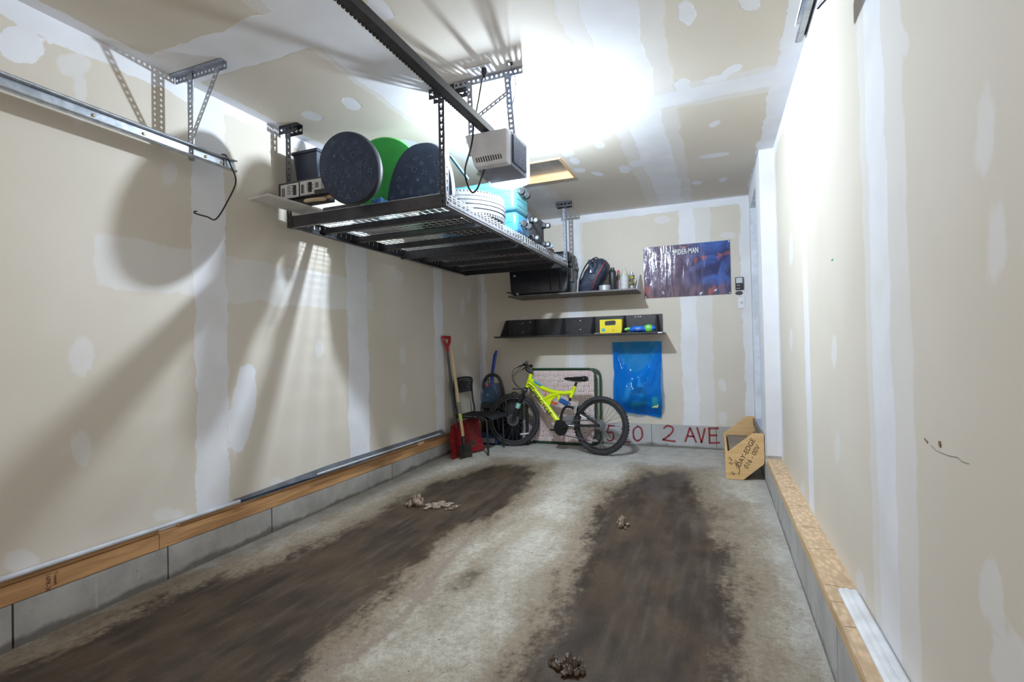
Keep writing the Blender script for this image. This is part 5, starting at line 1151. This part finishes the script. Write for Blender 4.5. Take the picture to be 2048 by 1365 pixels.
# dark bag, bucket and bits behind the front wheel
tb_ = thing('tool_bag', 'black fabric bag with yellow lining on the bucket behind the front wheel', 'bag', (-1.98, 5.13, .43))
lo_, hi_ = (-2.12, 5.06, .3425), (-1.96, 5.17, .58)
B().mm(lo_, hi_, .02, 3).out('bag_body', M_FAB, tb_, True)
B().mm((-2.11, 5.075, .581), (-1.97, 5.165, .60), .006).out('yellow_lining', mat('yellow lining', (.55, .55, .10), .6), tb_)
B().tube(arc((-2.04, 5.12, .585), .05, 0, PI, 8), .007, 6).out('bag_handle', M_BLK, tb_)
bu = thing('black_bucket', 'black bucket standing on the floor behind the chair legs', 'bucket', (-2.06, 5.03, .084))
B().lathe([(.001, 0), (.09, 0), (.095, .004), (.115, .24), (.12, .245), (.12, .255), (.112, .255), (.09, .02), (.001, .02)], (-2.07, 5.12, .0855), 24).out('pail', M_BLKG, bu, True)
B().tube(arc((-2.07, 5.12, .335), .118, 0, PI, 12, (1, 0, 0), (0, -.6, .35)), .003, 5).out('bail', M_GALV, bu)
# (the tool bag rests on the bucket)
st_ = thing('upright_stand', 'black upright bar with white crosspiece behind the bicycle front wheel', 'stand', (-1.93, 5.10, .086))
B().tube([(-1.885, 5.08, .575), (-1.89, 5.08, .10)], .016, 10).out('upright', M_DRK, st_, True)
B().mm((-1.925, 5.04, .0855), (-1.855, 5.12, .12), .008).out('foot', M_DRK, st_)
B().box((-1.905, 5.055, .20), (.10, .03, .016), M.Rotation(-.12, 3, 'Y'), .003).out('crosspiece', M_WHITE, st_)

# ------------------------------------------------------------------ plywood steps with marker writing
sp_ = thing('wooden_steps', 'tipped plywood step stand with marker writing beside the door', 'steps', (.18, 4.7, .07))
PF = [(.05, .264), (.052, .0725), (.175, .0725), (.322, .204), (.324, .43), (.25, .43)]
PFm = frame((1, 0, 0), (0, 0, 1), (0, -1, 0), (0, 4.25, 0))
fp = B().prism(PF, PFm, .018, .001).out('side_panel', M_PLY, sp_)
PBk = [(.053, .272), (.053, .0885), (.178, .0885), (.322, .214), (.322, .44), (.252, .44)]
B().prism(PBk, frame((1, 0, 0), (0, 0, 1), (0, -1, 0), (0, 5.16, 0)), .018, .001).out('side_panel', M_PLY, sp_)
B().mm((.085, 4.262, .245), (.25, 5.15, .263), .001).out('tread_board', M_PLYD, sp_)
B().mm((.054, 4.262, .10), (.072, 5.15, .26), .001).out('riser_board', M_PLY, sp_)
B().mm((.302, 4.262, .235), (.320, 5.15, .30), .001).out('rear_cleat', M_PLYD, sp_)
B().mm((.306, 4.262, .36), (.3215, 5.15, .425), .001).out('rear_cleat', M_PLYD, sp_)
MK = mat('marker ink', (.05, .035, .02), .6)
def wr(t, x, z, ang, size): 
    a = math.radians(ang); text(t, size, frame((math.cos(a), 0, math.sin(a)), (-math.sin(a), 0, math.cos(a)), (0, -1, 0), (x, 4.2405, z)), MK, 'handwriting', fp, depth=.0004, shear=.1)
wr('DAY-EDGE', .152, .165, 62, .050); wr('016 - 00V', .205, .155, 62, .050)
wr('7/6', .064, .232, -35, .028); wr('30', .072, .195, -35, .026); wr('TWIST', .105, .205, -60, .022); wr('24', .082, .115, -25, .03)
b = B(); ribbon(b, [(.120, .225), (.142, .19), (.150, .14), (.142, .11)], .0035, 4.2398); b.out('handwriting', MK, fp)

# ------------------------------------------------------------------ loose lengths along the walls
tb2 = thing('trim_moulding', 'white profiled trim board lying on the right hand ledge', 'trim board', (.392, 1.2, .2805))
pf = [(.362, .2806), (.418, .2806), (.418, .289), (.412, .293), (.404, .293), (.402, .290), (.394, .290), (.392, .294), (.384, .294), (.381, .291), (.371, .291), (.367, .289), (.362, .286)]
b = B(); n = len(pf); b.add([(x, YF+.1, z) for x, z in pf]+[(x, 1.985, z) for x, z in pf], [(i, (i+1) % n, n+(i+1) % n, n+i) for i in range(n)]+[tuple(range(n))[::-1], tuple(range(n, 2*n))]); b.out('moulding', M_WHITE, tb2)
B().tube([(XL+.021, YF+.2, .302), (XL+.019, 1.0, .299), (XL+.017, 2.05, .296)], .0115, 10).solo('plastic_pipe', mat('grey white pipe', (.62, .64, .70), .4), 'thin pale pipe lying along the left sill near the camera', 'pipe', smooth=True)
B().box((XL+.012, 2.33, .2885), (.018, .92, .007), M.Rotation(.0, 3, 'X'), .002).solo('blue_strip', mat('blue strip', (.03, .10, .22), .5), 'thin dark blue strip lying on the left sill', 'strip')
def flash(u, v):
    y = 2.02+2.30*u; x = XL+.006+.05*v*(.35+.65*min(1, u*2.2)); return V((x, y, .3105+.028*(1-v)*min(1, u*3)+.006*math.sin(u*11)*v-.012*v))
b = B().grid(flash, 40, 6); bmesh.ops.solidify(b.bm, geom=b.bm.faces[:], thickness=.002); b.solo('rubber_seal_strip', mat('grey seal', (.20, .215, .25), .4, 0, (.30, .32, .36), 9), 'long grey rubber seal strip lying on the left sill by the shovels', 'seal strip', smooth=True)
B().tube([(XL+.060, 2.60, .318), (XL+.060, 3.5, .318), (XL+.058, 4.2, .318)], .0055, 8).solo('white_rod', M_WHITE, 'thin white rod lying on top of the grey seal strip', 'rod', smooth=True)

# ------------------------------------------------------------------ slush lumps dropped by the car
M_SLUSH = mat('dirty slush', (.33, .25, .19), .55, 0, (.19, .14, .105), 35, .6, 90)
M_SLUSHD = mat('dark dirty slush', (.10, .07, .05), .5, 0, (.20, .16, .13), 30, .6, 90)
def clump(name, label, c, rx, ry, h_, yaw, m, seed, n=16):
    """clod of frozen slush: packed crumbs of uneven size"""
    rnd = random.Random(seed); R_ = M.Rotation(yaw, 3, 'Z'); z0 = zf(c[1])+.0006; b = B()
    for k in range(n):
        q = math.sqrt(rnd.random())*.85; t = rnd.random()*2*PI; hh = h_*(1-q*q)*rnd.uniform(.55, 1.05)+h_*.12
        p = R_ @ V((q*rx*math.cos(t), q*ry*math.sin(t), 0)); r_ = max(.3*min(rx, ry), .007)*rnd.uniform(.6, 1.25); o = V((rnd.random()*9, rnd.random()*9, 0))
        def fn(u, v):
            th, ph = 2*PI*u, PI*(.01+.98*v); d = V((math.cos(th)*math.sin(ph), math.sin(th)*math.sin(ph), -math.cos(ph)))
            kk = 1+.55*NZ.noise(d*1.8+o)+.3*NZ.noise(d*4.5+o); w = V((c[0]+p.x+d.x*r_*kk, c[1]+p.y+d.y*r_*kk*1.1, z0+hh*.5+d.z*hh*.55*kk)); w.z = max(z0, w.z); return w
        b.grid(fn, 14, 9, True)
    b.solo(name, m, label, 'slush', 'slush lumps on the floor', smooth=True, sharp=50)
clump('slush_lump', 'tall pale brown slush lump on the left wheel track', (-1.935, 2.99), .05, .09, .06, -.5, M_SLUSH, 1)
clump('slush_lump', 'low spread of brown slush right of the tall lump', (-1.79, 3.02), .07, .12, .014, -.6, M_SLUSH, 4, 26)
clump('slush_lump', 'small crumbly slush ridge at the far edge of the spread', (-1.655, 3.0), .028, .075, .022, -.5, M_SLUSH, 7)
clump('slush_lump', 'narrow slush lump on the far part of the right wheel track', (-.535, 3.02), .035, .075, .05, .2, M_SLUSH, 11)
clump('slush_lump', 'dark slush lump on the right track nearest the camera', (-.475, 1.66), .06, .045, .05, .2, M_SLUSHD, 16)
clump('slush_lump', 'small dark crumb beside the nearest slush lump', (-.545, 1.67), .022, .02, .03, .2, M_SLUSHD, 19)

# ------------------------------------------------------------------ marks on the right hand wall
wr_ = bpy.data.objects['wall_right']
DENT = mat('torn paper dent', (.13, .06, .02), .9, 0, (.30, .18, .08), 150)
def wall_mark(poly): return B().prism(poly, frame((0, 1, 0), (0, 0, 1), (1, 0, 0), (XR-.0008, 0, 0)), .0008)
wall_mark([(1.372, .902), (1.352, .897), (1.354, .892), (1.370, .898)]).out('torn_dent', DENT, wr_)
wall_mark([(1.295, .909), (1.286, .910), (1.283, .901), (1.289, .896), (1.296, .901)]).out('torn_dent', DENT, wr_)
b = B(); pts = [(1.338, .892), (1.31, .886), (1.279, .887), (1.25, .888), (1.21, .893), (1.19, .889), (1.164, .891)]
b.tube([(XR-.0005, y, z) for y, z in pts], .0008, 5); b.out('scratch', mat('pencil grey', (.28, .26, .24), .8), wr_)
wall_mark([(2.255, 1.433), (2.23, 1.432), (2.23, 1.425), (2.255, 1.426)]).out('green_fleck', mat('green fleck', (.05, .35, .18), .6), wr_)
